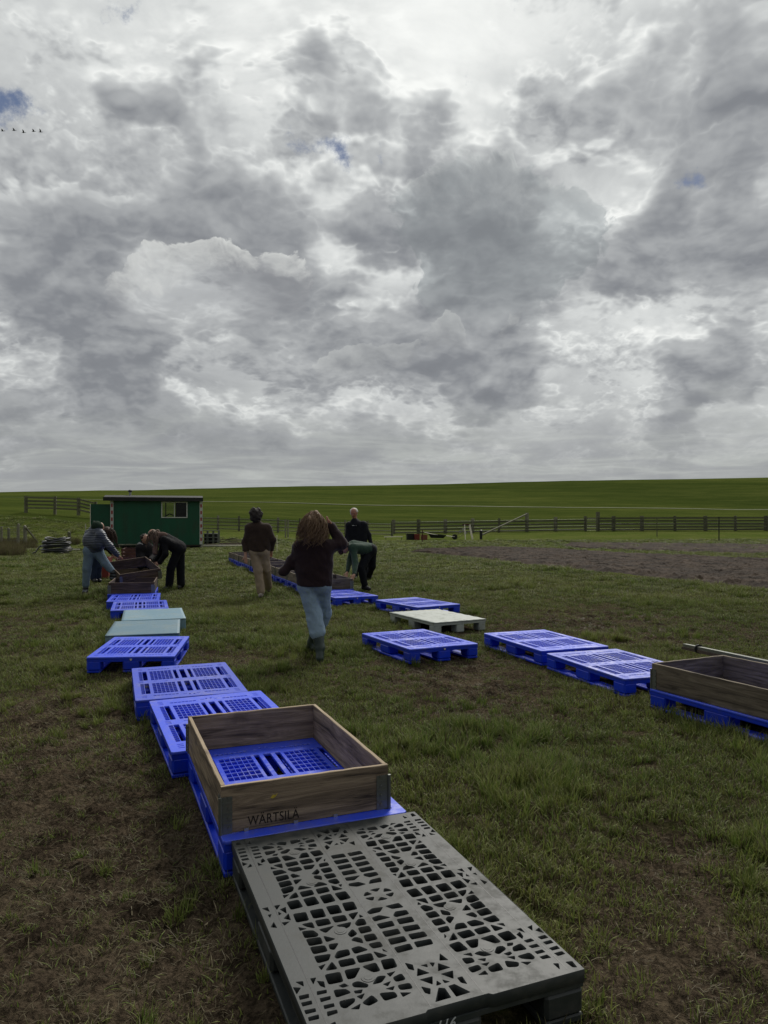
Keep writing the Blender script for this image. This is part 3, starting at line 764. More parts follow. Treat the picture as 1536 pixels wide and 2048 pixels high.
def gn_instances(name, pts, rots, scl, idx, tint, coll, kind='stuff'):
    me = bpy.data.meshes.new(name); me.vertices.add(len(pts)); me.vertices.foreach_set('co', np.asarray(pts, float).ravel())
    for nm, ty, val in (('rotv', 'FLOAT_VECTOR', rots), ('scl', 'FLOAT_VECTOR', scl), ('idx', 'INT', idx), ('tint', 'FLOAT', tint)):
        a = me.attributes.new(nm, ty, 'POINT'); a.data.foreach_set('vector' if ty == 'FLOAT_VECTOR' else 'value', np.asarray(val).ravel())
    o = link(name, me)
    g = bpy.data.node_groups.new(name, 'GeometryNodeTree')
    g.interface.new_socket('Geometry', in_out='INPUT', socket_type='NodeSocketGeometry')
    g.interface.new_socket('Geometry', in_out='OUTPUT', socket_type='NodeSocketGeometry')
    n = g.nodes; l = g.links
    gi = n.new('NodeGroupInput'); go = n.new('NodeGroupOutput')
    ci = n.new('GeometryNodeCollectionInfo'); ci.inputs['Collection'].default_value = coll
    ci.inputs['Separate Children'].default_value = True; ci.inputs['Reset Children'].default_value = True
    ip = n.new('GeometryNodeInstanceOnPoints'); ip.inputs['Pick Instance'].default_value = True
    def na(nm, ty):
        a = n.new('GeometryNodeInputNamedAttribute'); a.data_type = ty; a.inputs[0].default_value = nm
        return [s for s in a.outputs if s.enabled and s.name == 'Attribute'][0]
    l.new(gi.outputs[0], ip.inputs['Points']); l.new(ci.outputs[0], ip.inputs['Instance'])
    l.new(na('idx', 'INT'), ip.inputs['Instance Index'])
    er = n.new('FunctionNodeEulerToRotation'); l.new(na('rotv', 'FLOAT_VECTOR'), er.inputs[0]); l.new(er.outputs[0], ip.inputs['Rotation'])
    l.new(na('scl', 'FLOAT_VECTOR'), ip.inputs['Scale']); l.new(ip.outputs[0], go.inputs[0])
    md = o.modifiers.new('scatter', 'NODES'); md.node_group = g
    tag(o, kind=kind)
    return o
def scatter_grass():
    P = []; IDX = []; SC_ = []; TI = []; RO = []
    def band(y0, y1, dens, s0, wide=1.12, margin=1.0):
        # a band of the field as wide as the view plus a good margin on both sides
        hw = y1 * .56 * wide + margin
        n = int(dens * 2 * hw * (y1 - y0))
        x = RN.uniform(-hw, hw, n); y = RN.uniform(y0, y1, n)
        keep = (np.abs(x) < y * .56 * wide + margin)
        x, y = x[keep], y[keep]
        fd = in_foot(x, y)
        keep = (fd > -.03) & (RN.rand(len(x)) > 0) & ~in_poly(x, y, _soil_poly)
        x, y = x[keep], y[keep]
        m = mud_f(x, y) + (fbm(x, y, 9, 2, 77) - .5) * .35
        lush = fbm(x, y, 1.3, 4, 55) + np.exp(-np.clip(in_foot(x, y), 0, 1) / .12) * .12
        k = RN.rand(len(x))
        live = k > np.clip(m * 1.05 - .18, 0, .74)
        idx = np.where(live, RN.randint(0, 5, len(x)), RN.randint(11, 14, len(x)))
        idx = np.where(live & (lush > .60) & (RN.rand(len(x)) < .75), RN.randint(5, 8, len(x)), idx)
        thin = (m > .25) & live & (RN.rand(len(x)) < .7)
        idx = np.where(thin, RN.randint(8, 11, len(x)), idx)
        drop = (~live) & (RN.rand(len(x)) < .30)
        x, y, idx, m, lush = x[~drop], y[~drop], idx[~drop], m[~drop], lush[~drop]
        n = len(x)
        s = s0 * RN.uniform(.65, 1.25, n) * (.75 + .6 * np.clip(lush - .3, 0, .5)) * np.where(idx < 11, 1 - .35 * np.clip(m, 0, 1), 1)
        P.append(np.stack([x, y, ground_h(x, y)], 1)); IDX.append(idx)
        SC_.append(np.stack([s, s, s * RN.uniform(.7, 1.15, n) / s0 ** .75], 1)); RO.append(np.stack([RN.uniform(-.18, .18, n), RN.uniform(-.18, .18, n), RN.uniform(0, 6.28, n)], 1))
        TI.append(np.clip((fbm(x, y, .8, 4, 91) - .32) * 2.3, 0, 1) * .8 + RN.rand(n) * .25)
    band(1.2, 4.5, 430, 1.0)
    band(4.5, 8, 340, 1.05)
    band(8, 13, 230, 1.2)
    band(13, 20, 95, 1.6)
    band(20, 32, 34, 2.3)
    band(32, 48, 10, 3.2)
    P_ = np.concatenate(P); print('tufts', len(P_))
    gn_instances('grass', P_, np.concatenate(RO), np.concatenate(SC_), np.concatenate(IDX), np.concatenate(TI), tufts)
scatter_grass()
# tall dead grass along the wire fence on the left
reeds = bpy.data.collections.new('reed kinds')
for i in range(3): o = tuft(500 + i, 40, .55, .16, .35, .85, .004); o.name = 'reed_kind_%d' % i; reeds.objects.link(o)
pts = []
for _ in range(1500):
    px = R.gauss(5, 32); px = min(px, 66 + R.random() * 8); py = R.uniform(1086, 1112) if px < 50 else R.uniform(1086, 1098)
    p = atg(px, py); pts.append(p)
for _ in range(60):
    p = atg(R.uniform(122, 160), R.uniform(1083, 1090)); pts.append(p)
n = len(pts); s = RN.uniform(.25, .8, n)
gn_instances('dry_grass', [tuple(p) for p in pts], np.stack([RN.uniform(-.15, .15, n), RN.uniform(-.15, .15, n), RN.uniform(0, 6.28, n)], 1), np.stack([s, s, s], 1), RN.randint(0, 3, n), RN.rand(n), reeds)

# ---------------------------------------------------------------- pallets
def blue_pallet():
    r = empty('plastic_pallet')
    W, L_ = .4, .6
    holes = []; pockets = []
    def add(x0, x1, y0, y1, rr=.004): holes.append(rounded(grow(rect(x0, x1, y0, y1), .0008), rr, 1))
    for sx in (-1, 1):
        for (y0, y1) in ((-.415, -.06), (.06, .415)):
            g0, g1 = (.092, .268)
            nx, ny = 6, 6
            for i in range(nx):
                for j in range(ny):
                    a = g0 + (g1 - g0) * i / nx; b_ = a + (g1 - g0) / nx - .006
                    c = y0 + (y1 - y0) * j / ny; d = c + (y1 - y0) / ny - .008
                    xs_ = sorted((sx * a, sx * b_)); add(xs_[0], xs_[1], c, d, .002)
            xs_ = sorted((sx * .288, sx * .320)); add(xs_[0], xs_[1], y0, y1)
            for j in range(9):
                c = y0 + (y1 - y0) * j / 9; xs_ = sorted((sx * .326, sx * .350)); add(xs_[0], xs_[1], c, c + (y1 - y0) / 9 - .006, .002)
            xs_ = sorted((sx * .046, sx * .072)); add(xs_[0], xs_[1], y0, y1)
        for sy in (-1, 1):
            for j in range(7):
                a = .095 + j * .026; xs_ = sorted((sx * a, sx * (a + .020))); ysx = sorted((sy * .478, sy * .497)); add(xs_[0], xs_[1], ysx[0], ysx[1], .002)
            for j in range(3):
                xs_ = sorted((sx * .318, sx * .352)); yy = sy * (.47 + j * .032); add(xs_[0], xs_[1], yy - .004, yy + .004, .002)
            xs_ = sorted((sx * .010, sx * .022)); add(xs_[0], xs_[1], sy * .52 - .010, sy * .52 + .010, .002)
            xs_ = sorted((sx * .035, sx * .060)); add(xs_[0], xs_[1], sy * .50 - .004, sy * .50 + .004, .002)
        for yy in (-.028, .0, .028):
            xs_ = sorted((sx * .325, sx * .36)); add(xs_[0], xs_[1], yy - .004, yy + .004, .002)
        for k in range(2):
            xs_ = sorted((sx * (.14 + .08 * k), sx * (.165 + .08 * k))); add(xs_[0], xs_[1], -.012 + .02 * k, -.004 + .02 * k, .002)
    for (y0, y1) in ((-.415, -.06), (.06, .415)): add(-.020, .020, y0, y1)
    ch = .012
    outer = [(-W + ch, -L_), (-.14, -L_), (-.13, -L_ + .006), (.13, -L_ + .006), (.14, -L_), (W - ch, -L_), (W, -L_ + ch), (W, L_ - ch), (W - ch, L_), (-W + ch, L_), (-W, L_ - ch), (-W, -L_ + ch)]
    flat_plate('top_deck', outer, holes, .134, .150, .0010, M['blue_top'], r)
    mb = MB()      # recessed pocket floors under the grids
    for sx in (-1, 1):
        for (y0, y1) in ((-.415, -.06), (.06, .415)):
            a = sorted((sx * .088, sx * .272)); mb.box(a[0], a[1], y0 - .004, y1 + .004, .116, .120)
            a = sorted((sx * .324, sx * .352)); mb.box(a[0], a[1], y0 - .004, y1 + .004, .116, .120)
        for sy in (-1, 1):
            a = sorted((sx * .09, sx * .28)); c = sorted((sy * .472, sy * .502)); mb.box(a[0], a[1], c[0], c[1], .116, .120)
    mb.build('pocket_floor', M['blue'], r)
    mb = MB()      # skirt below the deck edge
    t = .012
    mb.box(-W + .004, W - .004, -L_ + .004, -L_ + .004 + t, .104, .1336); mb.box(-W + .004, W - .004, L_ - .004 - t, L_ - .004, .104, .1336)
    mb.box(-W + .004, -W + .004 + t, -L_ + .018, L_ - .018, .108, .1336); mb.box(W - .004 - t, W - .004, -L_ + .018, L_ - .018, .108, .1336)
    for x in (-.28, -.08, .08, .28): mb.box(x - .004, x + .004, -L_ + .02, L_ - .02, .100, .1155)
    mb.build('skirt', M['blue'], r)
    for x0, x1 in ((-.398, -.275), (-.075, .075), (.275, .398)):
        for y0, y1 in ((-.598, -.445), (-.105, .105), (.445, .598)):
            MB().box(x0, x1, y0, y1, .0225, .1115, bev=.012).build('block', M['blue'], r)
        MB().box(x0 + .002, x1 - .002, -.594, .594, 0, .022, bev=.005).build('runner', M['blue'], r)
    mb = MB()      # small round maker's emblem with a notch
    for sy in (-1,):
        k = [(-.011, .008), (-.006, .012), (0, .008), (.006, .012), (.011, .008), (.009, -.002), (0, -.012), (-.009, -.002)]
        v = [(a, sy * .5995, .122 + c) for a, c in k] + [(a, sy * .6006, .122 + c) for a, c in k]
        n_ = len(k); mb.add(v, [tuple(range(n_)), tuple(range(2 * n_ - 1, n_ - 1, -1))] + [(i, (i + 1) % n_, n_ + (i + 1) % n_, n_ + i) for i in range(n_)])
    mb.build('emblem', M['white_print'], r)
    return r
ORD = ['nearest', 'second', 'third', 'fourth', 'fifth', 'sixth', 'seventh', 'eighth', 'ninth', 'farthest']
PAL = 'blue plastic pallets laid out in two rows on the grass'
def put(o, key, lab, cat, group=None, z=0.0, tilt=(0, 0)):
    x, y, t = POSE[key] if isinstance(key, str) else key
    o.location = (x, y, z); o.rotation_euler = (tilt[0], tilt[1], t)
    return tag(o, lab, cat, group)
bp = blue_pallet(); used = False
blue_list = [('B0', 'blue plastic pallet under the wooden collar lettered in black capitals'),
 ('B1', 'blue plastic pallet directly behind the lettered wooden collar, half hidden by it'),
 ('B2', 'empty blue plastic pallet second behind the lettered wooden collar in the left row'),
 ('B3', 'blue plastic pallet set askew in front of the two teal pallets, open ends showing'),
 ('B4', 'small blue plastic pallet just behind the two teal pallets'),
 ('B5', 'blue plastic pallet between the left wooden collar and the next blue pallet'),
 ('L0', 'blue plastic pallet under the left wooden collar the two people lean over'),
 ('R1', 'blue plastic pallet in front of the pale grey pallet, right of the walking woman'),
 ('R3', 'blue plastic pallet just behind the pale grey pallet'),
 ('R4', 'blue plastic pallet at the feet of the person in the green sweater'),
 ('R5', 'empty blue plastic pallet standing between the pale grey pallet and another to its right'),
 ('R6', 'empty blue plastic pallet touching the wooden collar at the right edge'),
 ('R7', 'blue plastic pallet under the wooden collar cut by the right edge')]
tilts = {'B3': (0, D(.8)), 'R1': (D(-.5), 0), 'B1': (D(.5), 0)}
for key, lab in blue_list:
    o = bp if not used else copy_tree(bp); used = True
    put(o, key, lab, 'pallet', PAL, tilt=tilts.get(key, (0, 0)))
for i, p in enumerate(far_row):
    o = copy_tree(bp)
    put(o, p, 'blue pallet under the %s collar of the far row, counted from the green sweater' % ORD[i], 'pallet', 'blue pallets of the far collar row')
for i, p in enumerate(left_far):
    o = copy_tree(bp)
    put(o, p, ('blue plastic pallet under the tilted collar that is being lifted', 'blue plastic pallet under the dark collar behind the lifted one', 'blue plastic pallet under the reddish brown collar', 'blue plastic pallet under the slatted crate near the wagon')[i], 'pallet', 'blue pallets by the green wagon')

def grey_pallet():
    r = empty('plastic_pallet')
    holes = []
    def mir(poly, sx, sy, rr):
        q = [(sx * x / 1000.0, sy * y / 1000.0) for x, y in poly]
        if sx * sy < 0: q = q[::-1]
        holes.append(rounded(grow(q, .0026), rr * .6, 2))
    for p in HA:
        for sx in (1, -1):
            for sy in (1, -1): mir(p, sx, sy, .012 if max(a for a, _ in p) - min(a for a, _ in p) > 22 else .004)
    for p in HS:
        for sy in (1, -1): mir(p, 1, sy, .009)
    for p in HT:
        for sy in (1, -1): mir(p, 1, sy, .004)
    for p in HE:
        for sx in (1, -1):
            for sy in (1, -1): mir(p, sx, sy, .003)
    for p in HM:
        if min(a for a, _ in p) > -390:
            for sx in (1, -1): mir(p, sx, 1, .003)
    for k in range(6):          # flower of wedges in the middle strip
        a0 = math.radians(60 * k + 8); a1 = math.radians(60 * k + 52)
        q = [(.018 * math.cos((a0 + a1) / 2) * 1.3, .018 * math.sin((a0 + a1) / 2))] + [(.050 * math.cos(a) * 1.05, .050 * math.sin(a) * .8) for a in np.linspace(a0, a1, 4)]
        holes.append(rounded(q, .004, 1))
    for sx in (-1, 1):
        for sy in (-1, 1):
            for q in ([(.330, .545), (.345, .550), (.332, .575)], [(.368, .552), (.388, .556), (.384, .585), (.372, .580)]):
                z_ = [(sx * a, sy * b_) for a, b_ in q]
                holes.append(rounded(z_, .002, 1))
    outer = [(-.398, -.6), (-.10, -.6), (-.09, -.592), (.09, -.592), (.10, -.6), (.398, -.6), (.4, -.598), (.4, .6), (-.4, .6), (-.4, -.598)]
    flat_plate('top_deck', outer, holes, .112, .149, .0010, M['grey'], r)
    # hair-fine seams between the moulded bands, as dark channels standing just proud of the deck
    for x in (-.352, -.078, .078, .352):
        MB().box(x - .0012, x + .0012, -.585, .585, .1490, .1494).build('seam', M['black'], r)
    for x in (-.19, .19):
        for y in (-.41, -.162, .162, .41):
            mb = MB(); mb.tube([(x, y, .1492), (x, y, .1503)], .020, 20); mb.tube([(x, y, .1503), (x, y, .1510)], .012, 16); mb.build('boss', M['grey'], r)
    mb = MB(); t = .012
    mb.box(-.397, .397, -.596, -.584, .098, .1116); mb.box(-.397, .397, .584, .596, .098, .1116)
    mb.box(-.397, -.385, -.58, .58, .098, .1116); mb.box(.385, .397, -.58, .58, .098, .1116)
    for x in (-.352, -.19, -.078, .078, .19, .352): mb.box(x - .004, x + .004, -.58, .58, .090, .1116)
    mb.build('skirt', M['grey'], r)
    for x0, x1 in ((-.398, -.27), (-.07, .07), (.27, .398)):
        for y0, y1 in ((-.598, -.44), (-.10, .10), (.44, .598)):
            MB().box(x0, x1, y0, y1, .0225, .0975, bev=.010).build('block', M['grey'], r)
        MB().box(x0, x1, -.595, .595, 0, .022, bev=.004).build('runner', M['grey'], r)
    MB().box(.402, .4065, -.30, .08, .128, .146, bev=.002).build('side_rail', M['grey'], r)
    # chalked number on the front skirt
    tx = text_mesh('number', '116', .040, M['white_print'], r, shear=.3)
    tx.location = (-.075, -.6005, .090); tx.rotation_euler = (D(90), 0, 0)
    return r
def text_mesh(name, body, size, mat, parent, ext=.0006, shear=0, spacing=1.0):
    cu = bpy.data.curves.new(name, 'FONT'); cu.body = body; cu.size = size; cu.extrude = ext; cu.shear = shear; cu.space_character = spacing
    tmp = bpy.data.objects.new('tmp', cu); COL.objects.link(tmp)
    me = bpy.data.meshes.new_from_object(tmp.evaluated_get(bpy.context.evaluated_depsgraph_get()))
    bpy.data.objects.remove(tmp); me.materials.clear(); me.materials.append(mat); me.name = name
    return link(name, me, parent)
put(grey_pallet(), 'G0', 'dark grey plastic pallet with a pierced openwork deck, nearest of all', 'pallet')

def solid_pallet(mat, closed):
    r = empty('plastic_pallet')
    top = MB(); n = 24
    # slightly sagging deck sheet with a rim
    v = []; f = []
    for j in range(n + 1):
        for i in range(n + 1):
            x = -.4 + .8 * i / n; y = -.6 + 1.2 * j / n
            edge = min(i, n - i, j, n - j)
            z = .150 - .003 * math.sin(math.pi * i / n) * math.sin(math.pi * j / n) + (0 if edge else -.001)
            if not closed and edge == 0: z -= .004 * (math.sin(i * 1.05) ** 2 if j in (0, n) else math.sin(j * .8) ** 2)
            v.append((x, y, z))
    for j in range(n):
        for i in range(n): a = j * (n + 1) + i; f.append((a, a + 1, a + n + 2, a + n + 1))
    top.add(v, f); o = top.build('top_deck', mat, r, smooth=True)
    md = o.modifiers.new('thick', 'SOLIDIFY'); md.thickness = .012; md.offset = -1
    if closed:
        MB().box(-.396, .396, -.596, .596, .0, .134, bev=.006).build('body', mat, r)
        mb = MB()
        for k in range(17):
            y = -.56 + k * .07
            mb.box(.3965, .4005, y, y + .030, .004, .132); mb.box(-.4005, -.3965, y, y + .030, .004, .132)
        for k in range(11):
            x = -.36 + k * .068
            mb.box(x, x + .030, -.6005, -.5965, .004, .132)
        mb.build('side_ribs', mat, r)
    else:
        mb = MB(); mb.box(-.392, .392, -.594, -.582, .104, .134); mb.box(-.392, .392, .582, .594, .104, .134); mb.box(-.392, -.380, -.578, .578, .104, .134); mb.box(.380, .392, -.578, .578, .104, .134)
        mb.build('skirt', mat, r)
        for x0, x1 in ((-.392, -.285), (-.06, .06), (.285, .392)):
            for y0, y1 in ((-.594, -.46), (-.08, .08), (.46, .594)):
                MB().box(x0, x1, y0, y1, 0, .1035, bev=.010).build('foot', mat, r)
    return r
t1 = solid_pallet(M['teal'], True)
put(t1, 'T1', 'teal closed-top pallet, the nearer one, behind the askew blue pallet', 'pallet', 'teal closed pallets')
t2 = copy_tree(t1)
put(t2, 'T2', 'teal closed-top pallet, the farther and dirtier one, before the small blue pallets', 'pallet', 'teal closed pallets')
put(solid_pallet(M['white_pl'], False), 'R2', 'pale grey pallet with a solid deck and nine feet, between blue pallets', 'pallet')

# ---------------------------------------------------------------- pallet collars
CW_, CL_, CH_ = .7333 / 2, 1.144 / 2, .195
def plank_mesh(L_, h, t, mat, seed):
    """board along X, centred, with worn uneven upper edge"""
    r = random.Random(seed); n = 14; v = []; f = []
    for i in range(n + 1):
        x = -L_ / 2 + L_ * i / n; dz = r.uniform(-.0015, .0010); dy = r.uniform(-.0008, .0008)
        b_ = .002
        for (y, z) in ((-t / 2 + b_, 0), (-t / 2, b_), (-t / 2 + dy, h - b_ * 1.5 + dz), (-t / 2 + b_, h + dz), (t / 2 - b_, h + dz), (t / 2 + dy, h - b_ * 1.5 + dz), (t / 2, b_), (t / 2 - b_, 0)):
            v.append((x, y, z))
    for i in range(n):
        for k in range(8): a = i * 8 + k; b2 = i * 8 + (k + 1) % 8; f.append((a, b2, b2 + 8, a + 8))
    f.append(tuple(range(8))[::-1]); f.append(tuple(range(n * 8, n * 8 + 8)))
    me = bpy.data.meshes.new('plank'); me.from_pydata(v, [], f); me.materials.append(mat)
    bm = bmesh.new(); bm.from_mesh(me); bmesh.ops.recalc_face_normals(bm, faces=bm.faces); bm.to_mesh(me); bm.free()
    return me
def collar(mat, seed, letter=False, hw=CW_, hl=CL_, skew=0.0):
    r = empty('pallet_collar'); t = .019
    hs = .194; gap = 0
    LX = plank_mesh(2 * hw, hs, t, mat, seed); LX2 = plank_mesh(2 * hw, hs, t, mat, seed + 1)
    LY = plank_mesh(2 * hl - 2 * t - .002, hs, t, mat, seed + 2); LY2 = plank_mesh(2 * hl - 2 * t - .002, hs, t, mat, seed + 3)
    for k, (a, b_) in enumerate(((LX, LY),)):
        z = k * (hs + gap)
        for sy in (-1, 1):
            o = link('plank', a, r, (0, sy * (hl - t / 2), z), (0, 0, 0 if sy < 0 else math.pi))
        for sx in (-1, 1):
            o = link('plank', b_, r, (sx * (hw - t / 2), 0, z), (0, 0, math.pi / 2 * sx))
    # corner hinges: plate on either face, knuckle, bolts and locating tongue
    mb = MB(); e = .0015
    mb.box(0, .044, -e * 2, -e * .5, -.012, .150); mb.box(-e * 2, -e * .5, 0, .055, -.012, .150)
    mb.tube([(-.004, -.004, .0), (-.004, -.004, .150)], .0075, 10)
    for z in (.022, .062, .103, .145):
        mb.tube([(.032, -e * 2, z), (.032, -.007, z)], .0065, 8); mb.tube([(-e * 2, .034, z), (-.007, .034, z)], .0065, 8)
    for z in (.04, .085, .125): mb.box(.004, .046, -.0052, -e * 2 - .0002, z - .003, z + .003); mb.box(-.0052, -e * 2 - .0002, .004, .05, z - .003, z + .003)
    me = mb.build('hinge', M['galv'], r).data
    bpy.data.objects.remove([c for c in r.children if c.name.startswith('hinge')][0])
    for sx, sy, ang in ((-1, -1, 0), (1, -1, 90), (1, 1, 180), (-1, 1, 270)):
        link('hinge', me, r, (sx * hw, sy * hl, 0), (0, 0, D(ang)))
    if letter:
        tx = text_mesh('lettering', 'WÄRTSILÄ', .055, M['burn'], r, spacing=1.05)
        tx.location = (-hw + .108, -hl - .0008, .020); tx.rotation_euler = (D(90), 0, 0); tx.scale = (.80, 1, 1)
    return r
c0 = collar(M['wood'], 1, True)
put(c0, (-.535, 3.600, D(21.8)), 'weathered wooden pallet collar lettered WÄRTSILÄ on its front board', 'pallet collar', z=.151)
for x in (-.265, -.055, .12):
    mb = MB(); mb.box(x - .009, x + .009, -CL_ - .006, -CL_ - .0012, -.030, .012); mb.box(x - .011, x + .011, -CL_ - .016, -CL_ - .0064, -.034, -.018)
    mb.tube([(x + .013, -CL_ - .012, -.028), (x + .013, -CL_ - .012, -.010)], .004, 6)
    mb.build('clip', M['galv_clean'], c0)
lf = MB(); lf.add([(0, 0, 0), (.012, .0, .004), (.022, 0, .020), (.012, -.003, .014), (.002, 0, .016), (-.010, 0, .004)], [(0, 1, 3), (1, 2, 3), (0, 3, 4), (0, 4, 5)])
lo = lf.build('leaf', M['leaf_y']); lo.modifiers.new('t', 'SOLIDIFY').thickness = .0008
q = Matrix.Translation((-.535, 3.600, 0)) @ Matrix.Rotation(D(21.8), 4, 'Z')
lo.location = q @ Vector((-.155, -CL_ - .0035, .151 + .118)); lo.rotation_euler = (0, 0, D(21.8))
tag(lo, 'small yellow leaf stuck to the board above the black lettering', 'leaf')

cr7 = collar(M['wood_grey'], 40, hw=.385, hl=.585)
put(cr7, 'R7', 'wooden pallet collar on a blue pallet, cut off by the right edge', 'pallet collar', z=.151)
cL = collar(M['wood_brown'], 60, hw=.385, hl=.585)
put(cL, 'L0', 'brown wooden collar nearest in the left group, its front board facing us', 'pallet collar', z=.151)
FC = 'wooden collars of the far row'
cf = None
for i, p in enumerate(far_row):
    if cf is None: cf = collar(M['wood_grey'], 80, hw=.385, hl=.585); o = cf
    else: o = copy_tree(cf)
    put(o, p, '%s grey wooden collar of the far row, counted from the green sweater' % ORD[i] if i else 'grey wooden collar under the hands of the person in the green sweater', 'pallet collar', FC if i else None, z=.151)
# collar being lifted and dropped into place by the people on the left
o = copy_tree(cL); o.location = (-4.98, 14.35, .36); o.rotation_euler = (D(9), D(-7), D(31))
tag(o, 'tilted wooden collar being lifted between the people on the left', 'pallet collar')
o = copy_tree(cL); put(o, left_far[1], 'dark wooden collar behind the one being lifted', 'pallet collar', z=.151)
cR = collar(M['wood_red'], 95, hw=.385, hl=.585)
put(cR, left_far[2], 'reddish brown wooden collar between the two bending groups, before the wagon', 'pallet collar', z=.151)

# slatted crate behind the collars
r = empty('slatted_crate', (left_far[3][0], left_far[3][1], .151), left_far[3][2])
for side, (x0, x1, y0, y1) in {'f': (-.39, .39, -.59, -.572), 'b': (-.39, .39, .572, .59), 'l': (-.39, -.372, -.570, .570), 'r': (.372, .39, -.570, .570)}.items():
    for k in range(4): MB().box(x0, x1, y0, y1, .02 + k * .105, .02 + k * .105 + .078, bev=.003).build('slat', M['wood_red'], r)
for sx in (-1, 1):
    for sy in (-1, 1): MB().box(min(sx * .34, sx * .371), max(sx * .34, sx * .371), min(sy * .54, sy * .571), max(sy * .54, sy * .571), 0, .43, bev=.003).build('corner_post', M['plank_pale'] if sx > 0 and sy < 0 else M['wood_red'], r)
tag(r, 'red brown slatted crate standing behind the collars, near the wagon', 'crate')

# long twin profile lying across the field and the right-hand collar
a = pt(1370, 1290, 7.75); b_ = pt(1536, 1325, 5.52)
dv = (b_ - a).normalized(); b2 = b_ + dv * .9
r = empty('metal_profile', a)
mb = MB(); mb.bar((0, 0, 0), b2 - a, .045, .028); mb.build('rail', M['galv'], r)
mb = MB(); mb.bar(Vector((0, .03, -.034)), b2 - a + Vector((0, .03, -.034)), .05, .030); mb.build('lower_rail', M['wood_dark'], r)
mb = MB(); p = dv * .52; mb.tube([p - dv * .012 + Vector((0, .012, -.012)), p + dv * .012 + Vector((0, .012, -.012))], .047, 12); mb.build('clamp', M['black'], r)
tag(r, 'long metal rail with a black clamp leaning over the right-hand collar', 'rail')

# ---------------------------------------------------------------- people
def surface_nets(F, org, h):
    nx, ny, nz = F.shape; S = F < 0
    c = [S[:-1, :-1, :-1], S[1:, :-1, :-1], S[:-1, 1:, :-1], S[1:, 1:, :-1], S[:-1, :-1, 1:], S[1:, :-1, 1:], S[:-1, 1:, 1:], S[1:, 1:, 1:]]
    tot = sum(q.astype(np.int8) for q in c); act = (tot > 0) & (tot < 8)
    idx = -np.ones(act.shape, np.int64); A = np.argwhere(act); idx[act] = np.arange(len(A))
    off = np.array([(i & 1, (i >> 1) & 1, (i >> 2) & 1) for i in range(8)])
    acc = np.zeros((len(A), 3)); cnt = np.zeros(len(A))
    val = [F[A[:, 0] + o[0], A[:, 1] + o[1], A[:, 2] + o[2]] for o in off]
    for a, b in ((0, 1), (2, 3), (4, 5), (6, 7), (0, 2), (1, 3), (4, 6), (5, 7), (0, 4), (1, 5), (2, 6), (3, 7)):
        m = (val[a] < 0) != (val[b] < 0); t = val[a] / (val[a] - val[b] + 1e-12)
        p = off[a] + (off[b] - off[a]) * t[:, None]
        acc[m] += p[m]; cnt[m] += 1
    V = org + (A + acc / np.maximum(cnt, 1)[:, None]) * h
    Q = []
    for ax in range(3):
        sl0 = [slice(None)] * 3; sl1 = [slice(None)] * 3; sl0[ax] = slice(0, -1); sl1[ax] = slice(1, None)
        s0 = S[tuple(sl0)]; s1 = S[tuple(sl1)]
        E_ = np.argwhere(s0 != s1); u, v = [(1, 2), (2, 0), (0, 1)][ax]
        ok = (E_[:, u] > 0) & (E_[:, v] > 0) & (E_[:, u] < F.shape[u] - 1) & (E_[:, v] < F.shape[v] - 1); E_ = E_[ok]
        def cell(du, dv): k = E_.copy(); k[:, u] -= du; k[:, v] -= dv; return idx[k[:, 0], k[:, 1], k[:, 2]]
        q = np.stack([cell(1, 1), cell(0, 1), cell(0, 0), cell(1, 0)], 1)
        fl = ~s0[E_[:, 0], E_[:, 1], E_[:, 2]]; q[fl] = q[fl][:, ::-1]
        Q.append(q)
    Q = np.concatenate(Q); Q = Q[(Q >= 0).all(1)]
    return V, Q
def n3(P, sc, seed=0):
    return (vnoise(P[..., 0] * sc + P[..., 2] * sc * .7, P[..., 1] * sc - P[..., 2] * sc * .4, seed) + vnoise(P[..., 2] * sc, P[..., 0] * sc + P[..., 1] * sc * .5, seed + 5)) / 2 - .5
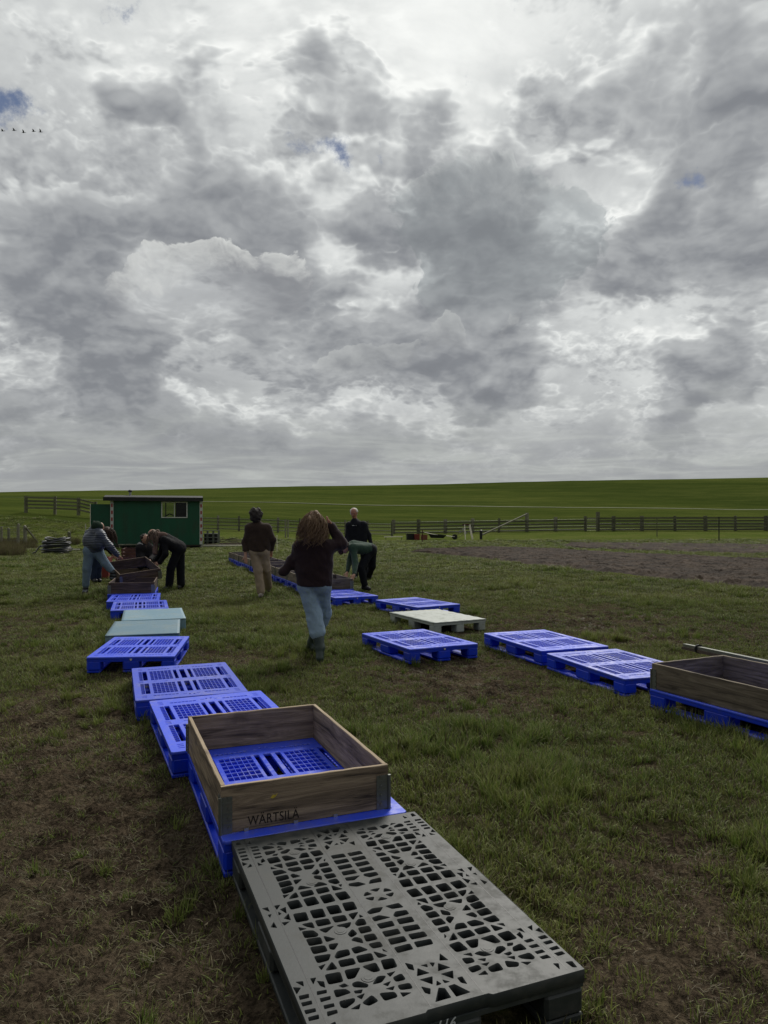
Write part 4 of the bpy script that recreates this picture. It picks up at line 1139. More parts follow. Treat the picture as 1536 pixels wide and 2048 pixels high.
class SDF:
    def __init__(s, k=.03): s.p = []; s.k = k
    def cone(s, a, b, r1, r2, k=None): s.p.append(('c', Vector(a), Vector(b), r1, r2, k)); return s
    def ell(s, c, r, rot=None, k=None): s.p.append(('e', Vector(c), Vector(r), rot, None, k)); return s
    def mesh(s, h, fold=0.0, fsc=14, seed=0, cut=None):
        lo = np.full(3, 1e9); hi = np.full(3, -1e9)
        for q in s.p:
            if q[0] == 'c':
                for p, r in ((q[1], q[3]), (q[2], q[4])): lo = np.minimum(lo, np.array(p) - r); hi = np.maximum(hi, np.array(p) + r)
            else: R_ = max(q[2]); lo = np.minimum(lo, np.array(q[1]) - R_); hi = np.maximum(hi, np.array(q[1]) + R_)
        lo -= .05; hi += .05
        ax = [np.arange(lo[i], hi[i], h) for i in range(3)]
        P = np.stack(np.meshgrid(*ax, indexing='ij'), -1).astype(np.float32)
        D_ = None
        for q in s.p:
            if q[0] == 'c':
                a = np.array(q[1]); b = np.array(q[2]); ab = b - a
                t = np.clip(((P - a) @ ab) / (ab @ ab + 1e-9), 0, 1)
                d = np.linalg.norm(P - a - t[..., None] * ab, axis=-1) - (q[3] + (q[4] - q[3]) * t)
            else:
                r = np.array(q[2]); L_ = P - np.array(q[1])
                if q[3] is not None: L_ = L_ @ np.array(q[3])
                kk = np.linalg.norm(L_ / r, axis=-1); k2 = np.linalg.norm(L_ / (r * r), axis=-1)
                d = kk * (kk - 1) / np.maximum(k2, 1e-6)
            k = q[5] or s.k
            if D_ is None: D_ = d
            else:
                hh = np.clip(.5 + .5 * (D_ - d) / k, 0, 1); D_ = D_ * (1 - hh) + d * hh - k * hh * (1 - hh)
        if fold: D_ = D_ + fold * (n3(P, fsc, seed) * 1.4 + n3(P, fsc * 2.3, seed + 3) * .7)
        if cut is not None:
            for n_, p_ in cut: D_ = np.maximum(D_, (P - np.array(p_)) @ np.array(n_))
        return surface_nets(D_, np.array([ax[0][0], ax[1][0], ax[2][0]]), h)
    def build(s, name, mat, parent, h, org, **kw):
        V, Q = s.mesh(h, **kw)
        return mesh_obj(name, (V - np.array(org)).tolist(), Q.tolist(), mat, parent, smooth=True)
def hand(sdf, wrist, tip, up, size=.085, spread=.5, curl=.3):
    """palm and five fingers, for the body surface; built at its own finer resolution"""
    w = Vector(wrist); d = (Vector(tip) - w).normalized(); u = Vector(up).normalized(); sd_ = d.cross(u).normalized(); u = sd_.cross(d)
    palm = w + d * size
    sdf.cone(w, w + d * size * .45, .024, .028, .012); 
    for k in (-1, 0, 1): sdf.cone(w + d * size * .4 + sd_ * .012 * k, palm + sd_ * .022 * k, .017, .013, .01)
    for k, ln in zip((-1.5, -.5, .5, 1.5), (.055, .070, .066, .050)):
        a = palm + sd_ * .0165 * k; b_ = a + (d + sd_ * .12 * k * spread).normalized() * ln * .5 - u * ln * .15 * curl; c = b_ + (d + sd_ * .1 * k * spread - u * curl).normalized() * ln * .55
        sdf.cone(a, b_, .0095, .0085, .004); sdf.cone(b_, c, .0085, .0070, .003)
    a = w + d * size * .3 + sd_ * .024; b_ = a + (d + sd_ * 1.0).normalized() * .04; c = b_ + (d * 1.2 + sd_ * .35).normalized() * .035
    sdf.cone(a, b_, .013, .0105, .006); sdf.cone(b_, c, .0105, .008, .004)
SK = {}
def skin_mat(name, c):
    m, N, b = principled(name, .55, .35); n = N.noise(objco(N), 25, 3, .5)
    N._in(b.inputs['Base Color'], N.mix(n, tuple(q * .85 for q in c), c)); b.inputs['Subsurface Weight'].default_value = .05; return m
def hair_mat(name, c1, c2):
    m, N, b = principled(name, .5, .35); co = objco(N)
    n = N.noise(N.v('MULTIPLY', co, (60, 60, 6)), 1.2, 4, .7)
    N._in(b.inputs['Base Color'], N.mix(n, c1, c2)); b.inputs['Roughness'].default_value = .75; bump(N, b, n, .8, .006); return m
skin = skin_mat('skin', (.42, .235, .165)); skin2 = skin_mat('ruddy skin', (.42, .20, .14))
eye_m = surf('eye', (.02, .015, .012), (.03, .02, .015), .3); lip_m = surf('lips', (.22, .08, .07), (.25, .09, .08), .5)
def head(sdf, c, face, r=.105, up=(0, 0, 1)):
    """skull, jaw, brow, nose, ears; face = direction the face looks"""
    c = Vector(c); f = Vector(face).normalized(); u = Vector(up); u = (u - f * u.dot(f)).normalized(); s_ = f.cross(u)
    Rm = Matrix((s_, f, u)).transposed()
    sdf.ell(c + u * .02, (r * .74, r * .92, r * .98), Rm, .02)
    sdf.ell(c + f * .022 - u * .045, (r * .56, r * .66, r * .78), Rm, .03)
    sdf.cone(c + f * (r * .86) + u * .004, c + f * (r * .86 + .022) - u * .030, .009, .014, .010)
    sdf.cone(c + f * (r * .80) + u * .028 - s_ * .032, c + f * (r * .80) + u * .028 + s_ * .032, .011, .011, .012)
    sdf.ell(c + f * (r * .62) - u * .092, (.024, .022, .018), Rm, .02)
    for k in (-1, 1): sdf.ell(c + s_ * k * r * .76 - f * .008 - u * .006, (.012, .020, .032), Rm, .008)
    return c, f, u, s_
def face_bits(parent, hd, org, r=.105):
    c, f, u, s_ = hd; c = c - Vector(org)
    for k in (-1, 1):
        mb = MB(); p = c + f * (r * .83) + s_ * .030 * k + u * .008
        ico(mb, p, .010); mb.build('eye', eye_m, parent, smooth=True)
    mb = MB(); p = c + f * (r * .86) - u * .056; mb.tube([p - s_ * .022, p + f * .005, p + s_ * .022], .0055, 6); mb.build('mouth', lip_m, parent, smooth=True)
def ico(mb, p, r, n=8):
    v = []; f = []
    for i in range(1, n // 2):
        for k in range(n): a = math.pi * i / (n // 2); b_ = 2 * math.pi * k / n; v.append((p[0] + r * math.sin(a) * math.cos(b_), p[1] + r * math.sin(a) * math.sin(b_), p[2] + r * math.cos(a)))
    R_ = n // 2 - 1
    for i in range(R_ - 1):
        for k in range(n): f.append((i * n + k, i * n + (k + 1) % n, (i + 1) * n + (k + 1) % n, (i + 1) * n + k))
    v += [(p[0], p[1], p[2] + r), (p[0], p[1], p[2] - r)]
    for k in range(n): f.append((len(v) - 2, k, (k + 1) % n)); f.append((len(v) - 1, (R_ - 1) * n + (k + 1) % n, (R_ - 1) * n + k))
    mb.add(v, f)
def strands(parent, org, roots, fall, length, n, mat, wave=.012, r=.0035, seed=0, name='hair_strands', fan=.5):
    rr = random.Random(seed); mb = MB(); org = Vector(org)
    for _ in range(n):
        c, rad = roots; a = rr.uniform(0, 6.283); z = rr.uniform(-.1, 1)
        d = Vector((math.cos(a) * math.sqrt(1 - z * z), math.sin(a) * math.sqrt(1 - z * z), z))
        p = Vector(c) + Vector((d.x * rad[0], d.y * rad[1], d.z * rad[2])); v = (Vector((d.x, d.y, 0)) * fan + Vector((0, 0, .1))).normalized()
        L_ = length * rr.uniform(.6, 1.1); pts = [p - org]; ph = rr.uniform(0, 6.28); k = 9
        for i in range(k):
            t = (i + 1) / k; v = (v * .62 + Vector(fall) * .55).normalized()
            p = p + v * L_ / k
            q = p + Vector((math.sin(ph + t * 9), math.cos(ph + t * 8), 0)) * wave * t
            pts.append(q - org)
        mb.tube(pts, r, 4, cap=False, radii=[r * (1 - .6 * i / k) for i in range(k + 1)])
    return mb.build(name, mat, parent, smooth=True)

def figure(name_label, base, J, top, bottom, shoe, res=.014, head_dir=(0, -1, 0), head_up=(0, 0, 1), hr=.105, sk=None, tr=(.10, .10), waist=.135, chest=.145, arm=(.062, .050, .042), leg=(.095, .072, .058), hem=None, fold=.010, cat='person', face=True, hands=True, boot=None, cuff=None, slack=.012, seed=0, torso_flat=None, extra=None, hz=None):
    """one person: continuous body, with clothes as parts"""
    g = Vector(base); r = empty('person', g); sk = sk or skin
    b = SDF(.03); hd = head(b, J['head'], head_dir, hr, head_up)
    b.cone(Vector(J['head']) - hd[2] * .07 - hd[1] * .015, J['neck'], .052, .058)
    mid = (Vector(J['shL']) + Vector(J['shR'])) / 2; hip = (Vector(J['hipL']) + Vector(J['hipR'])) / 2
    b.cone(J['neck'], mid, .05, .08)
    for s_ in 'LR':
        b.cone(J['sh' + s_], J['hip' + s_], chest * .62, waist * .62, .05)
        b.cone(J['sh' + s_], J['el' + s_], .045, .036); b.cone(J['el' + s_], J['ha' + s_], .036, .026)
        b.cone(J['hip' + s_], J['kn' + s_], .075, .052); b.cone(J['kn' + s_], J['an' + s_], .050, .036); b.cone(J['an' + s_], J['to' + s_], .036, .028)
    if hands:
        for s_ in ('LR' if hands is True else hands):
            w = Vector(J['ha' + s_]); d = J.get('tip' + s_)
            d = Vector(d) if d else w + (w - Vector(J['el' + s_])).normalized() * .1
            hand(b, w, d, J.get('palm' + s_, (0, -1, .2)))
    b.build('body', sk, r, .0085 if res < .011 else .0115, g)
    if face: face_bits(r, hd, g, hr)
    t = SDF(.045)                                     # upper garment
    for s_ in 'LR':
        t.cone(J['sh' + s_], J['hip' + s_] if not hem else Vector(J['sh' + s_]).lerp(Vector(J['hip' + s_]), hem), chest * .78, waist * .86, .07)
        t.cone(J['sh' + s_], J['el' + s_], arm[0], arm[1], .05)
        e = Vector(J['el' + s_]).lerp(Vector(J['ha' + s_]), cuff or .93); t.cone(J['el' + s_], e, arm[1], arm[2], .03)
    t.cone(mid, hip if not hem else mid.lerp(hip, hem), chest, waist, .06)
    t.cone(Vector(J['neck']) - Vector((0, 0, .0)), mid, .068, .10, .05)
    if extra: extra(t)
    t.build(top[0], top[1], r, res, g, fold=fold, seed=seed, fsc=11, cut=[((0, 0, -1), (0, 0, hz))] if hz else None)
    q = SDF(.04)                                      # lower garment
    q.cone(J['hipL'], J['hipR'], leg[0] * 1.12, leg[0] * 1.12, .05)
    for s_ in 'LR':
        q.cone(J['hip' + s_], J['kn' + s_], leg[0], leg[1], .035)
        e = Vector(J['kn' + s_]).lerp(Vector(J['an' + s_]), .93 if boot is None else boot); q.cone(J['kn' + s_], e, leg[1], leg[2], .02)
    q.build(bottom[0], bottom[1], r, res, g, fold=fold * .8, seed=seed + 40, fsc=13)
    for s_ in 'LR':
        f = SDF(.02); an = Vector(J['an' + s_]); to = Vector(J['to' + s_]); d = (to - an); d.z = 0; d = d.normalized() if d.length > .01 else Vector((0, -1, 0))
        heel = Vector((an.x, an.y, to.z)) - d * .045
        if boot is not None: f.cone(Vector(J['kn' + s_]).lerp(an, boot - .01), an, leg[2] * .80, .050, .02)
        f.cone(an, heel + Vector((0, 0, .03)), .046, .040); f.cone(heel + Vector((0, 0, .012)), to + Vector((0, 0, .008)), .036, .038); f.cone(an - Vector((0, 0, .01)), to, .045, .035)
        f.build(shoe[0], shoe[1], r, .009, g, cut=[((0, 0, -1), (0, 0, to.z - .035))])
    tag(r, name_label, cat)
    return r, hd

def JP(Y, spec):
    return {k: pt(v[0], v[1], Y + (v[2] if len(v) > 2 else 0)) for k, v in spec.items()}

fleece = cloth('dark plum fleece', (.026, .015, .017), .95, fuzz=.15, fold=.02)
denim = cloth('pale denim', (.25, .34, .42), .85, fold=.022, scale=14)
denim_d = cloth('dark denim', (.022, .032, .065), .85, fold=.02)
boot_m = surf('rubber boot', (.020, .034, .027), (.028, .044, .036), .38, spec=.5)
brown_h = hair_mat('wavy brown hair', (.060, .034, .018), (.27, .175, .10))
darkb_h = hair_mat('dark brown hair', (.022, .013, .009), (.060, .034, .022))
black_h = hair_mat('dark curly hair', (.012, .009, .008), (.034, .026, .022))
white_h = hair_mat('white hair', (.50, .48, .45), (.68, .66, .62))

# walking woman seen from behind
Y = 7.55
J = JP(Y, dict(head=(627, 1047, -.02), neck=(626, 1076, .0), shL=(602, 1098, 0), shR=(650, 1096, -.02), elL=(584, 1124, .02), haL=(570, 1141, -.02), elR=(683, 1088, .03), haR=(666, 1058, .05),
               hipL=(613, 1170, 0), hipR=(644, 1170, 0), knL=(628, 1228, -.02), knR=(646, 1226, .18), anL=(640, 1295, -.12), anR=(624, 1284, .30), toL=(642, 1312, .10), toR=(616, 1298, .36)))
J['tipR'] = pt(657, 1044, Y + .07); J['palmR'] = (-1, -.2, 0)
def ex(t):
    for a in ((604, 1168), (654, 1168)): t.cone(pt(a[0] + (8 if a[0] < 620 else -8), 1110, Y), pt(a[0] + (8 if a[0] < 620 else -6), 1160, Y), .07, .078, .06)
wr, hd = figure('person walking away in black rubber boots, pale jeans and plum fleece, long wavy hair', pt(634, 1316, 7.6), J, ('fleece', fleece), ('jeans', denim), ('rubber_boot', boot_m),
                head_dir=(.25, 1, -.05), hem=1.05, boot=.55, chest=.118, waist=.118, arm=(.068, .062, .056), cuff=1.15, leg=(.090, .086, .084), fold=.020, res=.010, seed=3, extra=ex, hands='R', hz=pt(600, 1172, 7.55).z)
h_ = SDF(.04); hc = Vector(J['head'])
h_.ell(hc + Vector((0, -.005, .026)), (.100, .118, .112)); h_.ell(hc + Vector((-.01, -.03, -.08)), (.100, .082, .10)); h_.ell(hc + Vector((-.02, -.03, -.13)), (.088, .07, .065))
h_.build('hair', brown_h, wr, .009, wr.location, fold=.045, fsc=16, seed=9)
strands(wr, wr.location, (hc + Vector((0, -.01, .010)), (.102, .115, .108)), (-.05, -.06, -1), .27, 420, brown_h, wave=.036, r=.0038, seed=5, fan=.36)

# person in brown sweater and beige trousers, from behind
Y = 13.35
J = JP(Y, dict(head=(512, 1031, 0), neck=(515, 1046), shL=(500, 1057), shR=(533, 1057), elL=(490, 1085, .0), haL=(491, 1112, -.08), elR=(546, 1080, .02), haR=(543, 1100, .10),
               hipL=(508, 1102), hipR=(528, 1102), knL=(516, 1142, -.02), knR=(533, 1139, .10), anL=(522, 1186, -.02), anR=(537, 1176, .50), toL=(521, 1192, -.10), toR=(537, 1180, .48)))
sweat = cloth('brown sweater', (.040, .026, .020), .95, fuzz=.1, fold=.02); beige = cloth('beige trousers', (.30, .235, .165), .9, fold=.02)
sneak = surf('pale striped shoe', (.42, .38, .33), (.10, .08, .07), .7, scale=30)
pr, hd = figure('person in brown sweater and beige trousers walking away, short dark curly hair', pt(522, 1194, 13.4), J, ('sweater', sweat), ('trousers', beige), ('shoe', sneak),
                head_dir=(-.1, 1, 0), hem=1.0, hz=pt(500, 1103, 13.35).z, chest=.128, waist=.128, arm=(.070, .060, .046), leg=(.094, .082, .074), fold=.014, seed=12)
h_ = SDF(.04); hc = Vector(J['head']); h_.ell(hc + Vector((0, -.015, .02)), (.125, .135, .130)); h_.ell(hc + Vector((0, -.04, -.06)), (.10, .09, .08))
h_.build('hair', black_h, pr, .013, pr.location, fold=.04, fsc=24, seed=19)

# white-haired person facing the camera
Y = 17.8
J = JP(Y, dict(head=(708, 1026), neck=(710, 1040, .02), shL=(699, 1051), shR=(727, 1050), elL=(694, 1073, .05), haL=(702, 1092, -.12), elR=(738, 1070, .05), haR=(742, 1088, -.02),
               hipL=(706, 1090), hipR=(725, 1090), knL=(709, 1122, -.02), knR=(729, 1122, 0), anL=(711, 1152, 0), anR=(735, 1150, .0), toL=(710, 1157, -.15), toR=(742, 1155, -.14)))
black_c = cloth('black jacket', (.010, .011, .016), .8, fold=.02); navy = cloth('dark trousers', (.009, .010, .013), .9, fold=.02); dshoe = surf('black shoe', (.012, .012, .013), (.02, .02, .02), .5)
def ex(t): t.cone(pt(709, 1043, 17.8), pt(716, 1048, 17.8), .085, .08, .03)
pw, hd = figure('white-haired person in black jacket standing behind the row, looking down', pt(722, 1157, 17.8), J, ('jacket', black_c), ('trousers', navy), ('shoe', dshoe),
                head_dir=(-.25, -1, -.38), hem=.92, chest=.128, waist=.130, arm=(.066, .056, .046), leg=(.094, .078, .066), seed=22, sk=skin2, extra=ex)
h_ = SDF(.03); hc = Vector(J['head']); h_.ell(hc + Vector((0, .03, .045)), (.098, .105, .088)); h_.ell(hc + Vector((0, .06, -.01)), (.096, .065, .07))
h_.build('hair', white_h, pw, .013, pw.location, fold=.02, fsc=24, seed=29)
mb = MB(); o_ = pt(706, 1051, 17.62) - pw.location; mb.box(o_.x - .02, o_.x + .035, o_.y - .01, o_.y, o_.z - .006, o_.z + .006); mb.box(o_.x + .07, o_.x + .085, o_.y - .01, o_.y, o_.z - .006, o_.z + .006)
mb.build('jacket_trim', M['white_print'], pw)

# person in green sweater bending over the collar
Y = 14.6
J = JP(Y, dict(head=(687, 1094, -.35), neck=(697, 1094, -.28), shL=(706, 1096, -.35), shR=(708, 1090, .05), elL=(711, 1126, -.55), haL=(708, 1150, -.82), elR=(700, 1120, .0), haR=(694, 1146, -.35),
               hipL=(741, 1100, -.08), hipR=(743, 1099, .16), knL=(722, 1136, -.28), knR=(744, 1132, .15), anL=(730, 1172, -.30), anR=(737, 1152, .55), toL=(738, 1178, -.36), toR=(730, 1158, .45)))
J['tipL'] = pt(703, 1160, Y - .90); J['palmL'] = (.2, -1, .2)
green = cloth('green sweater', (.024, .050, .034), .95, fuzz=.15, fold=.02)
pg, hd = figure('person in green sweater bending down with a hand on the collar, dark hair hanging', pt(736, 1180, 14.35), J, ('sweater', green), ('trousers', navy), ('shoe', dshoe),
                head_dir=(-.55, -.55, -.75), head_up=(-.6, -.2, .5), hem=.93, chest=.125, waist=.135, arm=(.068, .060, .042), cuff=.90, leg=(.105, .080, .064), seed=32)
h_ = SDF(.03); hc = Vector(J['head']); h_.ell(hc + Vector((.0, .02, .03)), (.115, .11, .10)); h_.ell(hc + Vector((-.05, -.02, -.05)), (.07, .06, .09))
h_.build('hair', darkb_h, pg, .013, pg.location, fold=.05, fsc=22, seed=39)

# person in blue puffer jacket and beanie stepping into the collar
Y = 14.0
J = JP(Y, dict(head=(196, 1056, -.05), neck=(190, 1062, -.02), shL=(180, 1068, .10), shR=(201, 1070, -.15), elL=(190, 1092, .25), haL=(205, 1110, .20), elR=(219, 1092, -.15), haR=(235, 1110, .0),
               hipL=(179, 1102, -.02), hipR=(194, 1102, .02), knL=(174, 1137, -.03), knR=(210, 1126, .0), anL=(171, 1178, 0), anR=(226, 1144, .0), toL=(168, 1186, -.12), toR=(234, 1158, -.06)))
puff, N, b = principled('slate puffer jacket', .42, .4)
z_ = N.xyz(objco(N))[2]; wv = N.m('SINE', N.m('MULTIPLY', N.m('ADD', z_, N.m('MULTIPLY', N.noise(objco(N), 3, 2, .5), .05)), 95))
N._in(b.inputs['Base Color'], N.mix(N.step(wv, -1, -.4), (.044, .053, .078), (.060, .072, .104))); bump(N, b, N.m('POWER', N.m('ABSOLUTE', wv), .5), .6, .02)
stripe, N, b = principled('striped boot sock', .8, .2)
z_ = N.xyz(objco(N))[2]; N._in(b.inputs['Base Color'], N.mix(N.step(N.m('SINE', N.m('MULTIPLY', z_, 105)), -.1, .1), (.012, .012, .014), (.09, .10, .11)))
jog = cloth('faded blue joggers', (.15, .21, .27), .9, fold=.024)
beanie = cloth('dark green beanie', (.018, .034, .022), .95)
def ex(t):
    t.cone(pt(186, 1060, Y), pt(196, 1064, Y - .1), .085, .095, .03); t.cone(pt(179, 1080, Y), pt(198, 1086, Y - .1), .13, .14, .06)
pb, hd = figure('person in slate puffer jacket and green beanie stepping over into the collar', pt(172, 1188, 14.0), J, ('puffer_jacket', puff), ('joggers', jog), ('striped_boot', stripe),
                head_dir=(.75, .35, -.7), hem=.88, chest=.125, waist=.120, arm=(.072, .066, .055), leg=(.105, .082, .064), boot=.80, seed=42, extra=ex)
h_ = SDF(.02); hc = Vector(J['head']); h_.ell(hc + Vector((-.015, .0, .035)), (.112, .115, .100)); h_.cone(hc + Vector((-.09, 0, 0)), hc + Vector((.06, -.03, .02)), .04, .04, .04)
h_.build('beanie', beanie, pb, .013, pb.location, fold=.01, seed=49)

# second person in dark denim behind, long brown hair hanging
Y = 16.4
J = JP(Y, dict(head=(215, 1066, 0), neck=(208, 1068, .0), shL=(204, 1074, -.12), shR=(204, 1076, .14), elL=(216, 1094, -.12), haL=(225, 1106, -.15), elR=(214, 1096, .2), haR=(224, 1108, .2),
               hipL=(190, 1104, -.08), hipR=(196, 1104, .1), knL=(188, 1134, 0), knR=(197, 1134, .08), anL=(187, 1158, 0), anR=(196, 1158, .1), toL=(192, 1162, -.10), toR=(200, 1162, .0)))
dkc = cloth('dark jacket', (.016, .015, .017), .9)
p2, hd = figure('person in dark denim bending behind the puffer jacket, long dark brown hair over the face', pt(191, 1164, 16.4), J, ('jacket', dkc), ('jeans', denim_d), ('shoe', dshoe),
                head_dir=(.7, .1, -.7), hem=.9, chest=.14, waist=.135, leg=(.098, .078, .068), seed=52)
h_ = SDF(.04); hc = Vector(J['head']); h_.ell(hc + Vector((0, 0, .02)), (.13, .135, .13)); h_.ell(hc + Vector((.02, -.03, -.10)), (.115, .11, .13)); h_.ell(hc + Vector((.04, -.03, -.20)), (.09, .09, .10))
h_.build('hair', darkb_h, p2, .014, p2.location, fold=.05, fsc=18, seed=59)
strands(p2, p2.location, (hc + Vector((.01, 0, .01)), (.125, .125, .12)), (.06, -.03, -1), .34, 160, darkb_h, wave=.015, r=.006, seed=6, fan=.4)

# person in black bending from the right, scarf and long hair
Y = 15.0
J = JP(Y, dict(head=(307, 1070, -.10), neck=(317, 1073, -.08), shL=(328, 1081, -.22), shR=(328, 1076, .16), elL=(331, 1108, -.30), haL=(319, 1126, -.30), elR=(322, 1106, .16), haR=(310, 1124, .10),
               hipL=(357, 1098, -.08), hipR=(360, 1097, .14), knL=(342, 1136, -.10), knR=(361, 1134, .12), anL=(338, 1172, -.05), anR=(362, 1170, .10), toL=(330, 1177, -.12), toR=(356, 1175, .0)))
J['tipL'] = pt(312, 1130, Y - .32)
coat = cloth('black coat', (.008, .008, .010), .85, fold=.02)
def ex(t): t.cone(pt(333, 1081, Y), pt(357, 1094, Y), .125, .135, .08)
p4, hd = figure('person all in black bending from the right over the lifted collar, long fair-brown hair', pt(350, 1178, 14.95), J, ('coat', coat), ('trousers', navy), ('shoe', dshoe),
                head_dir=(-.8, -.25, -.62), head_up=(-.3, -.1, .9), hem=1.0, chest=.120, waist=.130, arm=(.070, .062, .050), leg=(.100, .086, .082), seed=62, extra=ex)
h_ = SDF(.035); hc = Vector(J['head']); fair = hair_mat('fair brown hair', (.060, .038, .028), (.165, .112, .080))
h_.ell(hc + Vector((.025, .01, .025)), (.102, .108, .095)); h_.ell(hc + Vector((.055, -.06, -.09)), (.045, .045, .13)); h_.ell(hc + Vector((.055, -.07, -.24)), (.045, .04, .12))
h_.build('hair', fair, p4, .014, p4.location, fold=.04, fsc=20, seed=69)
strands(p4, p4.location, (hc + Vector((.03, -.02, .0)), (.085, .10, .09)), (-.02, -.08, -1), .30, 110, fair, wave=.012, r=.005, seed=8, fan=.10)
sc_ = SDF(.03); a = Vector(J['neck']); sc_.cone(a + Vector((-.02, -.05, .04)), a + Vector((.13, -.02, .03)), .075, .06); sc_.cone(a + Vector((.0, -.12, -.02)), a + Vector((-.02, -.16, -.34)), .045, .055)
sc_.build('scarf', cloth('pinkish brown scarf', (.15, .10, .085), .95), p4, .014, p4.location, fold=.02, seed=70)

# dark-haired person crouching on the far side of the collar
Y = 16.8
J = JP(Y, dict(head=(291, 1079, -.05), neck=(286, 1089), shL=(281, 1096, -.05), shR=(299, 1097, .05), elL=(282, 1112, -.12), haL=(292, 1120, -.28), elR=(305, 1112, .0), haR=(300, 1120, -.25),
               hipL=(284, 1132, .15), hipR=(298, 1132, .15), knL=(282, 1132, -.28), knR=(302, 1132, -.25), anL=(283, 1156, -.05), anR=(301, 1156, -.02), toL=(283, 1162, -.22), toR=(302, 1162, -.20)))
def ex(t): t.cone(pt(284, 1088, Y), pt(294, 1089, Y), .075, .07, .03)
p3, hd = figure('dark-haired person crouching behind the lifted collar, pale collar at the neck', pt(292, 1163, 16.8), J, ('jacket', dkc), ('trousers', navy), ('shoe', dshoe),
                head_dir=(.45, -.6, -.62), hem=.95, chest=.145, waist=.14, arm=(.070, .062, .048), leg=(.10, .08, .065), seed=72, extra=ex)
h_ = SDF(.03); hc = Vector(J['head']); h_.ell(hc + Vector((-.01, .03, .035)), (.110, .108, .100)); h_.build('hair', black_h, p3, .014, p3.location, fold=.05, fsc=26, seed=79)
sc_ = SDF(.03); a = Vector(J['neck']); sc_.cone(a + Vector((-.05, -.06, .0)), a + Vector((.02, -.09, -.02)), .055, .05)
sc_.build('collar', cloth('pale grey hood', (.30, .31, .31), .95), p3, .014, p3.location, fold=.02, seed=80)

# ---------------------------------------------------------------- green site wagon
WY = 36.5
A = pt(228, 1090, WY); B = pt(401, 1090, WY)
wx0, wx1 = A.x, B.x; wz0 = A.z; wz1 = pt(228, 1000, WY).z; WD = 2.2; gz = float(base_h((wx0 + wx1) / 2, WY + 1))
wg = empty('site_wagon', ((wx0 + wx1) / 2, WY, gz)); o0 = wg.location
def wl(x0, x1, y0, y1, z0, z1): return (x0 - o0.x, x1 - o0.x, y0 - o0.y, y1 - o0.y, z0 - o0.z, z1 - o0.z)
gpaint = surf('dark green wagon paint', (.008, .092, .050), (.010, .072, .042), .42, scale=2.5, spec=.4, stretch=(1, 1, .3), dirt=(.03, .04, .025), dirt_amt=.5, bs=.1)
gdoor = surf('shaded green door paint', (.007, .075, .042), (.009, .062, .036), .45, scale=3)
roofm = surf('black roofing', (.010, .012, .014), (.02, .022, .022), .7)
wht = surf('white window frame', (.55, .56, .55), (.45, .46, .45), .5); redm = surf('red reflector paint', (.30, .018, .016), (.22, .015, .013), .5)
darkin = surf('wagon interior', (.05, .045, .035), (.07, .06, .05), .8)
win0 = pt(324, 1005, WY); win1 = pt(371, 1034, WY)
fx0, fx1, fz0, fz1 = win0.x, win1.x, win1.z, win0.z
t = .05
def wall(nm, *a, m=gpaint): mb = MB(); mb.box(*wl(*a)); return mb.build(nm, m, wg)
wall('front_panel', wx0 + t, fx0, WY, WY + t, wz0, wz1); wall('front_panel', fx1, wx1 - t, WY, WY + t, wz0, wz1)
wall('front_panel', fx0 + .0005, fx1 - .0005, WY, WY + t, wz0, fz0); wall('front_panel', fx0 + .0005, fx1 - .0005, WY, WY + t, fz1, wz1)
# rear wall with its own window, so the daylight behind shows through the left pane
rx0, rx1 = fx0 - .35, fx0 + .72
wall('rear_wall', wx0 + t, rx0, WY + WD - t, WY + WD, wz0, wz1); wall('rear_wall', rx1, wx1 - t, WY + WD - t, WY + WD, wz0, wz1)
wall('rear_wall', rx0, rx1, WY + WD - t, WY + WD, wz0, fz0 - .05); wall('rear_wall', rx0, rx1, WY + WD - t, WY + WD, fz1 + .05, wz1)
wall('end_wall', wx1 - t, wx1, WY, WY + WD, wz0, wz1)
wall('end_wall', wx0, wx0 + t, WY + .95, WY + WD, wz0, wz1); wall('end_wall', wx0, wx0 + t, WY, WY + .95, wz1 - .25, wz1); wall('end_wall', wx0, wx0 + t, WY, WY + .10, wz0, wz1 - .2505)
wall('floor', wx0 + .02, wx1 - .02, WY + .02, WY + WD - .02, wz0 - .05, wz0 - .001, m=darkin)
for z in (wz0 + .78,):
    mb = MB(); mb.box(*wl(wx0 + .08, wx0 + .72, WY - .006, WY - .0005, z, z + .018)); mb.build('hinge_strap', gdoor, wg)
for k in range(1, 7):
    x = wx0 + (wx1 - wx0) * k / 7
    if not fx0 - .1 < x < fx1 + .1: mb = MB(); mb.box(*wl(x - .016, x + .016, WY - .010, WY - .0004, wz0 + .01, wz1 - .06)); mb.build('joint_strip', gpaint, wg)
mb = MB(); n = 14; rl, rr_ = pt(214, 1000, WY).x, pt(403, 1000, WY).x
pts_ = []
for k in range(n + 1):
    y = WY - .16 + (WD + .32) * k / n; z = wz1 + .06 + .20 * math.sin(math.pi * k / n) ** .8
    pts_.append((y, z))
v = []; 
for x in (rl, rr_):
    for y, z in pts_: v.append((x - o0.x, y - o0.y, z - o0.z))
    for y, z in pts_[::-1]: v.append((x - o0.x, y - o0.y, min(z, wz1 + .20) - .10 - o0.z if False else wz1 + .002 - o0.z))
m_ = 2 * (n + 1); f = [(i, (i + 1) % m_, m_ + (i + 1) % m_, m_ + i) for i in range(m_)] + [tuple(range(m_))[::-1], tuple(range(m_, 2 * m_))]
mb.add(v, f); mb.build('roof', roofm, wg)
mb = MB(); mb.box(*wl(rl - .01, rr_ + .01, WY - .19, WY - .161, wz1 - .06, wz1 + .13)); mb.build('roof_fascia', roofm, wg)
